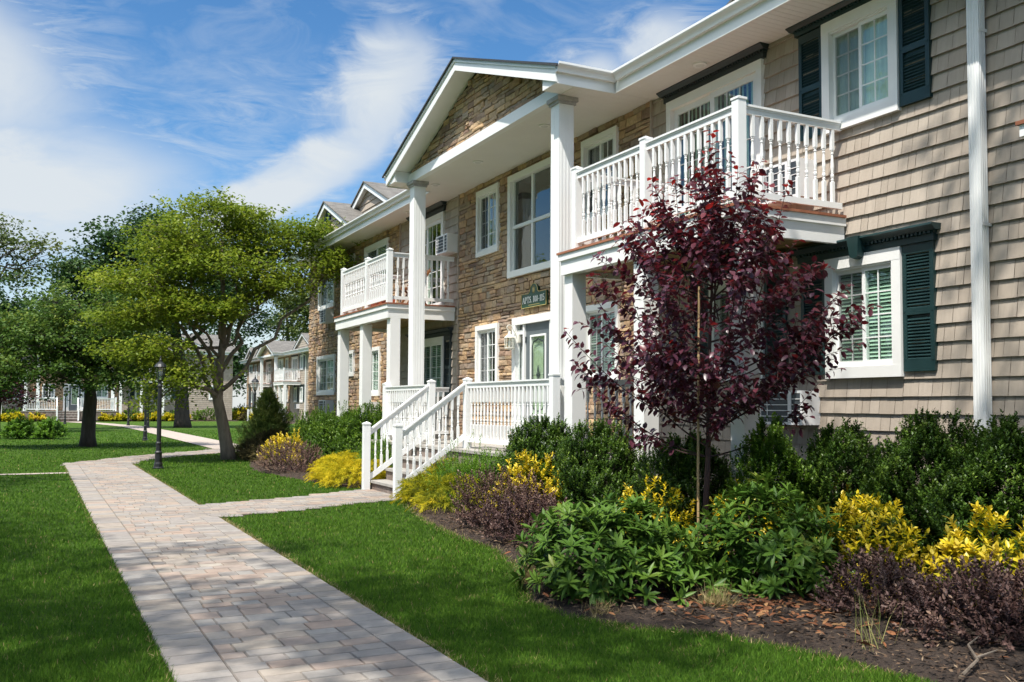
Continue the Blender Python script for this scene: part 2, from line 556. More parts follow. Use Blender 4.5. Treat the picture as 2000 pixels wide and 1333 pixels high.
def window(y0, y1, z0, z1, kind='blind', rows=3, cols=2, wide=0.085, far=False, seed=0):
    """two-light slider: casing, sash, panes with white grille, blind and dark room behind"""
    rr = random.Random(int(y0 * 100 + z0 * 7) + seed)
    holes.append((y0 + 0.03, y1 - 0.03, z0 + 0.03, z1 - 0.03))
    mb = MB()
    w = wide
    mb.box(D - 0.075, D + 0.03, y0, y1, z1 - w * 1.15, z1).box(D - 0.075, D + 0.03, y0, y1, z0, z0 + w * 1.1)
    mb.box(D - 0.073, D + 0.03, y0, y0 + w, z0 + w * 1.1, z1 - w * 1.15).box(D - 0.073, D + 0.03, y1 - w, y1, z0 + w * 1.1, z1 - w * 1.15)
    mb.box(D - 0.055, D + 0.03, y0 + w, y1 - w, z1 - w * 1.15 - 0.022, z1 - w * 1.15).box(D - 0.055, D + 0.03, y0 + w, y1 - w, z0 + w * 1.1, z0 + w * 1.1 + 0.025)
    wd = mb.build('window', M['trim'], bld)
    a0, a1, b0, b1 = y0 + w, y1 - w, z0 + w * 1.1 + 0.025, z1 - w * 1.15 - 0.022
    ym = (a0 + a1) / 2
    s = MB()
    f = 0.042
    for k, (p, q) in enumerate(((a0, ym + 0.02), (ym - 0.02, a1))):
        xo = D - 0.03 + 0.03 * k
        s.box(xo, xo + 0.028, p, q, b0, b0 + f).box(xo, xo + 0.028, p, q, b1 - f, b1)
        s.box(xo, xo + 0.028, p, p + f, b0 + f, b1 - f).box(xo, xo + 0.028, q - f, q, b0 + f, b1 - f)
        g = MB()
        g.quad((xo + 0.014, p + f, b0 + f), (xo + 0.014, q - f, b0 + f), (xo + 0.014, q - f, b1 - f), (xo + 0.014, p + f, b1 - f))
        g.build('pane', M['glass'], wd)
        if k == 1:
            sc_ = MB()
            sc_.quad((xo - .012, p + f, b0 + f), (xo - .012, q - f, b0 + f), (xo - .012, q - f, b1 - f), (xo - .012, p + f, b1 - f))
            sc_.build('insect_screen', M['screen'], wd)
        if rows:
            for r in range(1, rows + 1):
                z = b0 + f + (b1 - b0 - 2 * f) * r / (rows + 1)
                s.box(xo + 0.004, xo + 0.011, p + f, q - f, z - 0.007, z + 0.007)
            for c in range(1, cols):
                yy = p + f + (q - p - 2 * f) * c / cols
                s.box(xo + 0.0035, xo + 0.0115, yy - 0.007, yy + 0.007, b0 + f, b1 - f)
    s.build('sash', M['white'], wd)
    rm = MB()
    rm.add([(D + 0.031, a0 - .03, b0 - .03), (D + 0.031, a1 + .03, b0 - .03), (D + 0.031, a1 + .03, b1 + .03), (D + 0.031, a0 - .03, b1 + .03),
            (D + 0.5, a0 - .03, b0 - .03), (D + 0.5, a1 + .03, b0 - .03), (D + 0.5, a1 + .03, b1 + .03), (D + 0.5, a0 - .03, b1 + .03)],
           [(4, 5, 6, 7), (0, 1, 5, 4), (1, 2, 6, 5), (2, 3, 7, 6), (3, 0, 4, 7)])
    rm.build('room_interior', M['room'], wd)
    if kind in ('blind', 'blindg'):
        bl = MB()
        blind_slats(a0 + 0.03, a1 - 0.03, b0 + 0.03, b1 - 0.02, D + 0.034, bl)
        bl.build('blind', M['blindg'] if kind == 'blindg' else M['blind'], wd)
    elif kind == 'sheer':
        bl = MB()
        n = 40
        for k in range(n):
            ya, yb = a0 + (a1 - a0) * k / n, a0 + (a1 - a0) * (k + 1) / n
            xa, xb = D + .045 + .008 * math.sin(k * 1.9), D + .045 + .008 * math.sin((k + 1) * 1.9)
            bl.quad((xa, ya, b0), (xb, yb, b0), (xb, yb, b1), (xa, ya, b1), t=0.5)
        bl.build('curtain', M['sheer'], wd, True)
    elif kind == 'curtain':
        bl = MB()
        n = 26
        for half in ((a0 + .02, ym - .18), (ym + .22, a1 - .02)) if rr.random() < .4 else ((a0 + .02, ym + .02),):
            for k in range(n):
                ya = half[0] + (half[1] - half[0]) * k / n
                yb = half[0] + (half[1] - half[0]) * (k + 1) / n
                xa, xb = D + .09 + .02 * math.sin(k * 1.3), D + .09 + .02 * math.sin((k + 1) * 1.3)
                bl.quad((xa, ya, b0), (xb, yb, b0), (xb, yb, b1), (xa, ya, b1), t=0.5)
        bl.build('curtain', M['curtain'], wd, True)
    return wd

def shutter(y0, y1, z0, z1, mat='green'):
    mb = MB()
    x0, x1 = D - 0.052, D + 0.0
    f = 0.05
    zm = z0 + (z1 - z0) * 0.47
    mb.box(x0, x1, y0, y0 + f, z0, z1).box(x0, x1, y1 - f, y1, z0, z1)
    mb.box(x0, x1, y0 + f, y1 - f, z0, z0 + 0.13).box(x0, x1, y0 + f, y1 - f, z1 - 0.10, z1).box(x0, x1, y0 + f, y1 - f, zm - 0.035, zm + 0.035)
    mb.box(x0 + 0.03, x1, y0 + f, y1 - f, z0 + 0.13, z1 - 0.1)
    for a, b in ((z0 + 0.13, zm - 0.035), (zm + 0.035, z1 - 0.10)):
        z = a + 0.012
        while z < b - 0.012:
            mb.add([(x0 + 0.008, y0 + f, z - 0.012), (x0 + 0.008, y1 - f, z - 0.012), (x0 + 0.032, y1 - f, z + 0.016), (x0 + 0.032, y0 + f, z + 0.016),
                    (x0 + 0.008, y0 + f, z - 0.018), (x0 + 0.008, y1 - f, z - 0.018)], [(0, 1, 2, 3), (4, 5, 1, 0)])
            z += 0.034
    for yy in (y0 + 0.02, y1 - 0.02):
        for zz in (z0 + 0.12, zm, z1 - 0.09):
            mb.box(x0 - 0.006, x0, yy - 0.008, yy + 0.008, zz - 0.008, zz + 0.008)
    return mb.build('shutter', M[mat], bld)

def crown(y0, y1, z0, z1, key=None, mat='green'):
    """dentilled window head"""
    mb = MB()
    h = z1 - z0
    mb.box(D - 0.07, D, y0 + 0.05, y1 - 0.05, z0, z0 + h * 0.45)
    mb.prism([(D, y0, z1), (D - 0.16, y0, z1), (D - 0.165, y0, z1 - h * .13), (D - 0.14, y0, z1 - h * .22), (D - 0.105, y0, z1 - h * .4), (D, y0, z1 - h * .4)], (0, y1 - y0, 0))
    y = y0 + 0.07
    while y < y1 - 0.08:
        mb.box(D - 0.1, D - 0.069, y, y + 0.028, z0 + h * 0.42, z0 + h * 0.63)
        y += 0.052
    mb.box(D - 0.08, D - 0.001, y0 + 0.04, y1 - 0.04, z0 + h * .44, z0 + h * .62)
    if key:
        mb.prism([(D - 0.19, key - 0.085, z1 + .005), (D - 0.19, key + 0.085, z1 + .005), (D - 0.17, key + 0.055, z0 - 0.05), (D - 0.17, key, z0 - .075), (D - 0.17, key - 0.055, z0 - 0.05)], (0.19, 0, 0))
    return mb.build('window_crown', M[mat], bld)

def slider_door(y0, y1, z0, z1):
    holes.append((y0 + 0.03, y1 - 0.03, z0, z1 - 0.03))
    w = 0.10
    mb = MB()
    mb.box(D - 0.07, D + .03, y0, y1, z1 - w * 1.3, z1).box(D - .068, D + .03, y0, y0 + w, z0, z1 - w * 1.3).box(D - .068, D + .03, y1 - w, y1, z0, z1 - w * 1.3)
    dr = mb.build('balcony_door', M['trim'], bld)
    a0, a1, b0, b1 = y0 + w, y1 - w, z0 + .02, z1 - w * 1.3
    ym = (a0 + a1) / 2
    s = MB()
    f = 0.085
    for k, (p, q) in enumerate(((a0, ym + .04), (ym - .04, a1))):
        xo = D - .04 + .04 * k
        s.box(xo, xo + .035, p, q, b0, b0 + f * 1.6).box(xo, xo + .035, p, q, b1 - f, b1).box(xo, xo + .035, p, p + f, b0 + f * 1.6, b1 - f).box(xo, xo + .035, q - f, q, b0 + f * 1.6, b1 - f)
        MB().quad((xo + .017, p + f, b0 + f), (xo + .017, q - f, b0 + f), (xo + .017, q - f, b1 - f), (xo + .017, p + f, b1 - f)).build('pane', M['glass'], dr)
        for r in range(1, 5):
            z = b0 + f * 1.6 + (b1 - b0 - 2.6 * f) * r / 5
            s.box(xo + .004, xo + .011, p + f, q - f, z - .007, z + .007)
        for c in (1, 2):
            yy = p + f + (q - p - 2 * f) * c / 3
            s.box(xo + .0035, xo + .0115, yy - .007, yy + .007, b0 + f, b1 - f)
    s.build('sash', M['white'], dr)
    rm = MB()
    rm.box(D + .45, D + .5, a0 - .03, a1 + .03, b0, b1 + .03).box(D + .032, D + .45, a0 - .05, a0 - .03, b0, b1).box(D + .032, D + .45, a1 + .03, a1 + .05, b0, b1)
    rm.build('room_interior', M['room'], dr)
    bl = MB()
    y = a0 + .04
    while y < a1 - .04:
        bl.quad((D + .08, y, b0 + .02), (D + .11, y + .075, b0 + .02), (D + .11, y + .075, b1), (D + .08, y, b1))
        y += .09
    bl.build('vertical_blind', M['blindg'], dr)

def air_unit(y0, y1, z0, z1, dep=0.29):
    x0 = D - dep
    mb = MB()
    mb.box(x0 + .012, D, y0, y1, z0, z1)
    f = 0.03
    mb.box(x0, x0 + .0118, y0, y0 + f, z0, z1).box(x0, x0 + .0118, y1 - f, y1, z0, z1).box(x0, x0 + .0118, y0 + f, y1 - f, z0, z0 + f).box(x0, x0 + .0118, y0 + f, y1 - f, z1 - f, z1)
    a = mb.build('air_conditioner', M['acwhite'], bld)
    g = MB()
    g.box(x0 + .004, x0 + .011, y0 + f, y1 - f, z0 + f, z1 - f)
    g.build('grille', M['acdark'], a)
    b = MB()
    n = 5
    for k in range(1, n):
        z = z0 + f + (z1 - z0 - 2 * f) * k / n
        b.box(x0 - .004, x0 + .0039, y0 + f, y1 - f, z - .0042, z + .0042)
    yb = y0 + (y1 - y0) * .24
    b.box(x0 - .005, x0 + .0038, yb, yb + .055, z0 + f, z1 - f)
    b.box(x0 - .003, x0 + .0038, y1 - (y1 - y0) * .2, y1 - (y1 - y0) * .2 + .008, z0 + f, z1 - f)
    b.build('grille_bar', M['acwhite'], a)

# --- openings (right of the portico, in it, left of it)
window(7.01, 8.09, 4.72, 6.03, 'sheer', wide=0.115)
window(7.01, 8.08, 1.88, 3.255, 'blindg', wide=0.115)
window(9.12, 10.18, 1.88, 3.255, 'blindg', wide=0.115)
window(2.6, 3.68, 4.72, 6.03, 'blind', wide=0.115, seed=3)
window(2.6, 3.68, 1.88, 3.255, 'blind', wide=0.115, seed=4)
shutter(6.62, 7.0, 4.75, 6.02); shutter(8.10, 8.48, 4.75, 6.02)
shutter(6.61, 7.0, 1.93, 3.26); shutter(8.09, 8.48, 1.93, 3.26)
shutter(8.74, 9.11, 1.93, 3.26); shutter(10.19, 10.56, 1.93, 3.26)
crown(6.54, 8.58, 6.03, 6.146)
crown(6.54, 8.56, 3.262, 3.43, 7.55)
crown(8.66, 10.64, 3.262, 3.43, 9.65)
slider_door(9.12, 11.14, 3.74, 5.975); crown(9.03, 11.25, 5.98, 6.146, mat='dark')
slider_door(19.58, 21.6, 3.74, 5.93); crown(19.48, 21.7, 5.95, 6.146, mat='dark')
window(12.46, 13.54, 4.62, 6.0, 'curtain')
window(16.74, 17.78, 4.62, 5.99, 'curtain')
window(12.42, 13.48, 1.95, 3.21, 'blindg')
window(16.74, 17.78, 1.85, 3.19, 'curtain')
window(23.3, 25.26, 4.68, 5.93, 'blind', rows=0)
window(26.15, 27.2, 4.9, 5.92, 'blind', rows=0)
window(28.2, 30.0, 4.58, 5.92, 'blind', rows=0)
window(28.05, 30.05, 1.86, 3.1, 'blindg')
window(26.15, 27.1, 2.38, 3.13, 'blindg')
window(23.86, 25.2, 1.8, 3.11, 'blindg')
window(19.52, 21.2, 1.75, 3.1, 'blindg', wide=.1)
shutter(19.13, 19.5, 1.78, 3.1, 'dark'); shutter(21.22, 21.58, 1.78, 3.1, 'dark'); crown(19.05, 21.68, 3.105, 3.27, mat='dark')
air_unit(8.23, 8.95, 1.345, 1.745); air_unit(8.25, 8.93, 4.02, 4.47)
air_unit(18.79, 19.44, 4.89, 5.29); air_unit(28.3, 28.98, 4.08, 4.5); air_unit(28.2, 28.95, 1.28, 1.7); air_unit(23.9, 24.6, 1.22, 1.64)

# stairhall window: four large fixed lights
def hall_window(y0, y1, z0, z1):
    holes.append((y0 + .03, y1 - .03, z0 + .03, z1 - .03))
    w = .12
    mb = MB()
    mb.box(D - .09, D + .03, y0, y1, z1 - w, z1).box(D - .09, D + .03, y0, y1, z0, z0 + w).box(D - .088, D + .03, y0, y0 + w, z0 + w, z1 - w).box(D - .088, D + .03, y1 - w, y1, z0 + w, z1 - w)
    wd = mb.build('hall_window', M['trim'], bld)
    a0, a1, b0, b1 = y0 + w, y1 - w, z0 + w, z1 - w
    ym, zm = (a0 + a1) / 2, b0 + (b1 - b0) * .49
    s = MB()
    f = .03
    s.box(D - .03, D + .02, ym - f, ym + f, b0, b1)
    for p, q in ((a0, ym - f), (ym + f, a1)):
        s.box(D - .03, D + .02, p, q, zm - f, zm + f)
    s.box(D - .02, D + .02, a0, a0 + .03, b0, b1).box(D - .02, D + .02, a1 - .03, a1, b0, b1)
    s.build('mullion', M['capgrey'] if False else M['white'], wd)
    for p, q in ((a0, ym), (ym, a1)):
        for r, t in ((b0, zm), (zm, b1)):
            MB().quad((D + .0, p, r), (D + .0, q, r), (D + .0, q, t), (D + .0, p, t)).build('pane', M['glass'], wd)
    rm = MB()
    rm.add([(D + 0.031, a0 - .03, b0 - .03), (D + 0.031, a1 + .03, b0 - .03), (D + 0.031, a1 + .03, b1 + .03), (D + 0.031, a0 - .03, b1 + .03),
            (D + 0.9, a0 - .03, b0 - .03), (D + 0.9, a1 + .03, b0 - .03), (D + 0.9, a1 + .03, b1 + .03), (D + 0.9, a0 - .03, b1 + .03)],
           [(4, 5, 6, 7), (0, 1, 5, 4), (1, 2, 6, 5), (2, 3, 7, 6), (3, 0, 4, 7)])
    rm.build('room_interior', M['room'], wd)
hall_window(14.45, 16.28, 4.01, 5.99)

# entrance door with leaded oval light and side lights
def entrance(y0, y1, z0, z1):
    holes.append((y0 + .03, y1 - .03, z0, z1 - .03))
    w = .14
    mb = MB()
    mb.box(D - .08, D + .03, y0, y1, z1 - w, z1).box(D - .078, D + .03, y0, y0 + w, z0, z1 - w).box(D - .078, D + .03, y1 - w, y1, z0, z1 - w)
    mb.box(D - .05, D + .04, y0 + .40, y0 + .46, z0, z1 - w).box(D - .05, D + .04, y1 - .46, y1 - .40, z0, z1 - w)
    for p, q in ((y0 + w, y0 + .40), (y1 - .40, y1 - w)):
        mb.box(D - .02, D + .03, p, q, z0, z0 + .35).box(D - .02, D + .03, p, q, z1 - w - .18, z1 - w - .1)
    en = mb.build('entrance_door', M['trim'], bld)
    a0, a1, b1 = y0 + .46, y1 - .46, z1 - w
    yc = (a0 + a1) / 2
    d = MB()
    gw, g0, g1 = .30, z0 + .55, b1 - .22
    d.box(D - .01, D + .035, a0, yc - gw, z0 + .02, b1).box(D - .01, D + .035, yc + gw, a1, z0 + .02, b1)
    d.box(D - .01, D + .035, yc - gw, yc + gw, z0 + .02, g0).box(D - .01, D + .035, yc - gw, yc + gw, g1, b1)
    d.build('door_leaf', M['doorgrey'], en)
    f = MB()
    t = .035
    f.box(D - .025, D + .03, yc - gw, yc + gw, g1 - t, g1).box(D - .025, D + .03, yc - gw, yc + gw, g0, g0 + t).box(D - .024, D + .03, yc - gw, yc - gw + t, g0 + t, g1 - t).box(D - .024, D + .03, yc + gw - t, yc + gw, g0 + t, g1 - t)
    f.build('glass_frame', M['white'], en)
    MB().quad((D, yc - gw + t, g0 + t), (D, yc + gw - t, g0 + t), (D, yc + gw - t, g1 - t), (D, yc - gw + t, g1 - t)).build('leaded_glass', M['glassgreen'], en)
    MB().quad((D + .03, yc - gw, g0), (D + .03, yc + gw, g0), (D + .03, yc + gw, g1), (D + .03, yc - gw, g1)).build('obscured_glass', M['obscure'], en)
    L = MB()
    zc = (g0 + g1) / 2
    x = D - .012
    hw, hh = gw - .075, (g1 - g0) / 2 - .14
    loop = []
    for k in range(41):   # ogee panel outline
        u = k / 40 * 2 * math.pi
        yy, zz = math.cos(u), math.sin(u)
        sx = max(-1, min(1, yy * 1.45)); sz = max(-1, min(1, zz * 1.25))
        loop.append((x, yc + hw * sx * (1 - .12 * abs(zz) ** 6), zc + hh * sz + (.06 * (1 - abs(yy)) ** 2 * (1 if zz > 0 else -1) if abs(zz) > .75 else 0)))
    L.tube(loop, [.012] * 41, 5)
    for dz in (-.09, .09):
        L.prism([(x - .004, yc, zc + dz - .09), (x - .004, yc + .035, zc + dz), (x - .004, yc, zc + dz + .09), (x - .004, yc - .035, zc + dz)], (.006, 0, 0))
    for k in (-1, 1):
        L.prism([(x - .004, yc + k * .04, zc - .05), (x - .004, yc + k * .04 + .028, zc), (x - .004, yc + k * .04, zc + .05), (x - .004, yc + k * .04 - .028, zc)], (.006, 0, 0))
        L.box(x, x + .006, yc + k * .07, yc + k * gw * .85, zc - .004, zc + .004)
    L.build('leading', M['dark'], en)
    for p, q in ((y0 + w, y0 + .40), (y1 - .40, y1 - w)):
        MB().quad((D + .005, p, z0 + .35), (D + .005, q, z0 + .35), (D + .005, q, b1), (D + .005, p, b1)).build('side_light', M['glass'], en)
        c = MB()
        for k in range(8):
            ya, yb = p + (q - p) * k / 8, p + (q - p) * (k + 1) / 8
            c.quad((D + .06 + .01 * (k % 2), ya, z0 + .3), (D + .06 + .01 * ((k + 1) % 2), yb, z0 + .3), (D + .06 + .01 * ((k + 1) % 2), yb, b1 - .4), (D + .06 + .01 * (k % 2), ya, b1 - .4))
        c.build('curtain', M['curtain'], en)
    MB().box(D + .4, D + .45, y0, y1, z0, z1).box(D + .04, D + .4, y0, y0 + .03, z0, z1).box(D + .04, D + .4, y1 - .03, y1, z0, z1).build('room_interior', M['room'], en)
    h = MB()
    h.tube([(D - .01, a1 - .08, z0 + 1.0), (D - .06, a1 - .08, z0 + 1.0), (D - .06, a1 - .18, z0 + 1.0)], [.012] * 3, 6)
    h.lathe([(.03, 0), (.03, .05)], (D - .02, a1 - .08, z0 + 1.1), 8)
    h.build('handle', M['gold'], en)
    hg = MB()
    for zz in (z0 + .25, z0 + 1.05, b1 - .35):
        hg.box(D - .03, D - .011, a1 - .02, a1 + .02, zz, zz + .11)
    hg.build('hinge', M['dark'], en)
entrance(14.2, 16.08, 0.82, 3.22)

# --- facade skins
SB0, SB1 = 11.57, 18.73          # stone between these under the portico
SL = 22.46                        # and again left of this
def free(y0, y1, z, hs):
    iv = [(y0, y1)]
    for a, b, c, d in hs:
        if c < z < d:
            nv = []
            for p, q in iv:
                if b <= p or a >= q: nv.append((p, q)); continue
                if p < a: nv.append((p, a))
                if q > b: nv.append((b, q))
            iv = nv
    return [i for i in iv if i[1] - i[0] > .02]

wb = MB()                          # backing sheet with the openings left out
zs = sorted({0.0, ZS + .3} | {h[2] for h in holes} | {h[3] for h in holes})
for za, zb in zip(zs[:-1], zs[1:]):
    for p, q in free(Y0, Y1, (za + zb) / 2, holes):
        wb.quad((D + .03, p, za), (D + .03, q, za), (D + .03, q, zb), (D + .03, p, zb), t=.5)
XB = 16.6
wb.quad((XB, Y0 + .02, 0), (XB, Y1 - .02, 0), (XB, Y1 - .02, 6.2), (XB, Y0 + .02, 6.2))
wb.build('wall', M['backing'], bld)

sk = MB()
rr = random.Random(5)
COURSE = 0.184
for (a, b) in ((Y0, SB0 - .03), (SB1 + .03, SL - .03)):
    k = 0
    z = 0.197 - COURSE
    while z < ZS - .01:
        zt = min(z + COURSE + .03, ZS + .02)
        for p, q in free(a, b, z + COURSE / 2, holes):
            y = p
            while y < q - .004:
                w = rr.choice((.10, .125, .15, .18, .205)) * rr.uniform(.93, 1.07)
                e = min(y + w, q)
                if q - e < .05: e = q
                zz = z + rr.uniform(-.0025, .0025)
                t = rr.random()
                xa, xc = D - .027 + rr.uniform(-.002, .002), D + .004
                g = .0022
                zm = min(z + COURSE, zt)
                sk.add([(xa, y + g, zz), (xa, e - g, zz), (xc, e - g, zt), (xc, y + g, zt), (D + .028, y + g, zz), (D + .028, e - g, zz)], [(3, 2, 1, 0), (0, 1, 5, 4)], t)
                y = e
        z += COURSE
sk.build('shake_siding', M['shake'], bld)
for yy, s in ((Y0, -1), (Y1, 1)):  # plain lapped siding on the two end walls
    ls = MB()
    z = .02
    while z < 6.3:
        ls.add([(D, yy + s * .03, z), (XB, yy + s * .03, z), (XB, yy, z + .2), (D, yy, z + .2), (D, yy, z), (XB, yy, z)], [(0, 1, 2, 3), (0, 4, 5, 1)])
        z += .184
    ls.prism([(D, yy, 6.3), (XB, yy, 6.3), (12.4, yy, 8.15)], (0, .02 if yy == Y0 else -.02, 0))
    ls.build('end_wall', M['clap'], bld)

def stones(mb, a, b, z0, z1, hs, X, seed, clip=None):
    r = random.Random(seed)
    z = z0
    while z < z1 - .02:
        h = r.choice((.065, .085, .105, .12, .14)) * r.uniform(.9, 1.1)
        if z1 - z - h < .05: h = z1 - z
        aa, bb = a, b
        if clip:
            lim = clip(z + h)
            aa, bb = max(a, RIDGE_Y - lim), min(b, RIDGE_Y + lim)
            if bb - aa < .05: break
        for p, q in free(aa, bb, z + h / 2, hs):
            y = p
            while y < q - .005:
                w = r.uniform(.11, .40) * (1.0 if h > .08 else 1.1)
                e = min(y + w, q)
                if q - e < .09: e = q
                subs = [(z, z + h)] if r.random() < .8 or h < .1 else [(z, z + h * .48), (z + h * .48, z + h)]
                for (za, zb) in subs:
                    t = r.random()
                    d = r.uniform(.014, .046)
                    i = .008
                    j = lambda s=.012: r.uniform(-s, s)
                    back = [(X + .02, y + .002, za + .002), (X + .02, e - .002, za + .002), (X + .02, e - .002, zb - .002), (X + .02, y + .002, zb - .002)]
                    fr = [(X - d + j(), y + i + j(.006), za + i + j(.006)), (X - d + j(), e - i + j(.006), za + i + j(.006)), (X - d + j(), e - i + j(.006), zb - i + j(.006)), (X - d + j(), y + i + j(.006), zb - i + j(.006))]
                    ym, zmid = (y + e) / 2 + j(.03), (za + zb) / 2
                    mid = (X - d - r.uniform(0, .014), ym, zmid)
                    mb.add(back + fr + [mid], [(0, 1, 5, 4), (1, 2, 6, 5), (2, 3, 7, 6), (3, 0, 4, 7), (4, 5, 8), (5, 6, 8), (6, 7, 8), (7, 4, 8)], t)
                y = e
        z += h
st = MB()
stones(st, SB0, SB1, .0, ZS, holes, D, 11)
st.build('stone_cladding', M['stone'], bld)
st = MB()
stones(st, SL, Y1, .0, ZS, holes, D, 12)
st.build('stone_cladding', M['stone'], bld)
for (a, b) in ((SB0 - .028, SB0 - .004), (SB1 + .004, SB1 + .028), (SL - .028, SL - .004)):
    MB().box(D - .055, D + .02, a, b, 0, ZS).build('corner_trim', M['shake'], bld)

# --- roof, soffit, fascia, gutters
XE, XG = 7.5, 7.40               # fascia plane and gutter lip
rf = MB()
XR, ZR = 12.4, 8.35              # ridge
sl = (ZR - 6.42) / (XR - 7.44)
for s in (0,):
    a, b = Y0 - .35, Y1 + .35
    rf.quad((7.44, a, 6.42), (XR, a, ZR), (XR, b, ZR), (7.44, b, 6.42))
    rf.quad((XR, a, ZR), (17.36, a, 6.42), (17.36, b, 6.42), (XR, b, ZR))
    rf.quad((7.44, a, 6.38), (7.44, a, 6.42), (7.44, b, 6.42), (7.44, b, 6.38))
rf.build('roof', M['shingle'], bld)
PX = 6.49                        # pediment fascia plane
PA, PB = 11.51, 18.77            # its corners
PH, PZ = 7.70, 6.38              # ridge and eave of the portico roof
psl = (PH - PZ) / (RIDGE_Y - PA + .09)
def pz(y): return PH - psl * abs(y - RIDGE_Y)
pr = MB()
for s in (-1, 1):
    ye = RIDGE_Y + s * (RIDGE_Y - PA + .09)
    xi = 7.44 + (PH - 6.42) / sl
    pr.quad((PX - .04, ye, PZ), (PX - .04, RIDGE_Y, PH), (xi, RIDGE_Y, PH), (7.40, ye, PZ))
pr.build('portico_roof', M['shingle'], bld)
pe = MB()
for s in (-1, 1):
    ye = RIDGE_Y + s * (RIDGE_Y - PA + .11)
    pe.prism([(PX - .05, ye, PZ - .012), (PX - .05, RIDGE_Y, PH + .004), (PX - .05, RIDGE_Y, PH - .03), (PX - .05, ye, PZ - .045)], (.03, 0, 0))
pe.build('shingle_edge', M['shingledark'], bld)
rk = MB()
for s in (-1, 1):
    ye = RIDGE_Y + s * (RIDGE_Y - PA)
    rk.prism([(PX, ye, pz(ye) - .035), (PX, RIDGE_Y, PH - .03), (PX, RIDGE_Y, PH - .235), (PX, ye, ZS)], (.035, 0, 0))
    rk.prism([(PX - .02, ye + s * .02, pz(ye) - .03), (PX - .02, RIDGE_Y, PH - .028), (PX - .02, RIDGE_Y, PH - .085), (PX - .02, ye + s * .02, pz(ye) - .087)], (.0195, 0, 0))
    # rake soffit between fascia and stone
    y2 = RIDGE_Y + s * 3.35
    rk.quad((PX + .035, ye, pz(ye) - .19), (PX + .035, RIDGE_Y, PH - .19), (6.9, RIDGE_Y, PH - .19), (6.9, ye, pz(ye) - .19))
    # return box at the corner
    rk.prism([(PX + .036, ye - s * .02, ZS + .002), (PX + .036, ye - s * .45, ZS + .002), (PX + .036, ye - s * .45, pz(ye - s * .45) - .2), (PX + .036, ye - s * .02, pz(ye) - .19)], (6.83 - PX, 0, 0))
rk.build('rake_board', M['white'], bld)
bm = MB()
bm.box(6.82, 6.94, PA + .47, PB - .47, ZS - .012, ZS + .17)
bm.build('portico_beam', M['white'], bld)
st = MB()
stones(st, PA + .3, PB - .3, ZS + .172, PH - .2, [], 6.9, 21, clip=lambda z: max(0, (PH - .2 - z) / psl))
st.prism([(6.93, PA + .2, ZS + .17), (6.93, PB - .2, ZS + .17), (6.93, RIDGE_Y, PH - .2)], (.02, 0, 0), t=.45)
st.build('gable_stone', M['stone'], bld)

sf = MB()
def soffit_boards(x0, x1, y0, y1):
    y = y0
    w = .098
    while y < y1:
        e = min(y + w, y1)
        sf.box(x0, x1, y + .004, e - .001, ZS - .008, ZS + .004, t=.5)
        y += w
soffit_boards(XE + .002, D - .005, Y0 - .33, PA - .002)
soffit_boards(XE + .002, D - .005, PB + .002, Y1 + .33)
soffit_boards(6.945, D - .005, PA + .005, PB - .005)
sf.box(6.832, 6.944, PA + .021, PA + .468, ZS - .006, ZS + .004).box(6.832, 6.944, PB - .468, PB - .021, ZS - .006, ZS + .004)
sf.quad((XE, Y0 - .33, ZS + .006), (D + .02, Y0 - .33, ZS + .006), (D + .02, Y1 + .33, ZS + .006), (XE, Y1 + .33, ZS + .006))
sf.quad((6.945, PA, ZS + .007), (XE, PA, ZS + .007), (XE, PB, ZS + .007), (6.945, PB, ZS + .007))
sf.build('soffit', M['soffit'], bld)
for bx in ((XE - .02, XE, Y0 - .35, PA - .03, ZS - .02, 6.38), (XE - .02, XE, PB + .03, Y1 + .35, ZS - .02, 6.38), (PX + .03, XE, PA, PA + .02, ZS - .02, 6.33), (PX + .03, XE, PB - .02, PB, ZS - .02, 6.33)):
    MB().box(*bx).build('fascia', M['white'], bld)
def gprof(x, y, dx, dy):
    # K-style section, outward direction (dx, dy)
    pr_ = [(.0, .0), (.055, .0), (.062, .03), (.075, .055), (.105, .085), (.115, .10), (.115, .13), (.105, .13), (.10, .10), (.0, .03)]
    return [(x + dx * a, y + dy * a, 6.28 + b) for a, b in pr_]
for pf, of in ((gprof(XE - .021, Y0 - .35, -1, 0), (0, PA - .115 - Y0 + .35, 0)), (gprof(XE - .021, PB + .115, -1, 0), (0, Y1 + .35 - PB - .115, 0)),
               (gprof(PX - .01, PA - .001, 0, -1), (XE - .021 - PX + .01, 0, 0)), (gprof(PX - .01, PB + .001, 0, 1), (XE - .021 - PX + .01, 0, 0))):
    MB().prism(pf, of).build('gutter', M['gutter'], bld)
dsp = MB()
dx0, dx1, dy0, dy1 = D - .13, D - .035, 5.99, 6.12
dsp.box(dx0, dx1, dy0, dy1, .12, 5.9)
for k in range(4):
    yy = dy0 + .018 + k * .03
    dsp.box(dx0 - .006, dx0, yy, yy + .012, .12, 5.9)
for k in range(3):
    xx = dx0 + .015 + k * .03
    dsp.box(xx, xx + .012, dy0 - .006, dy0, .12, 5.9)
dsp.bar((dx0 + .047, 6.055, 5.88), (XE - .06, 6.055, 6.28), .1, .09)
for zz in (1.2, 3.3, 5.2):
    dsp.box(dx0 - .01, D, dy0 - .012, dy0 - .007, zz, zz + .03)
dsp.bar((dx0 + .047, 6.055, .16), (dx0 - .2, 6.055, .06), .1, .08)
dsp.build('downspout', M['gutter'], bld)

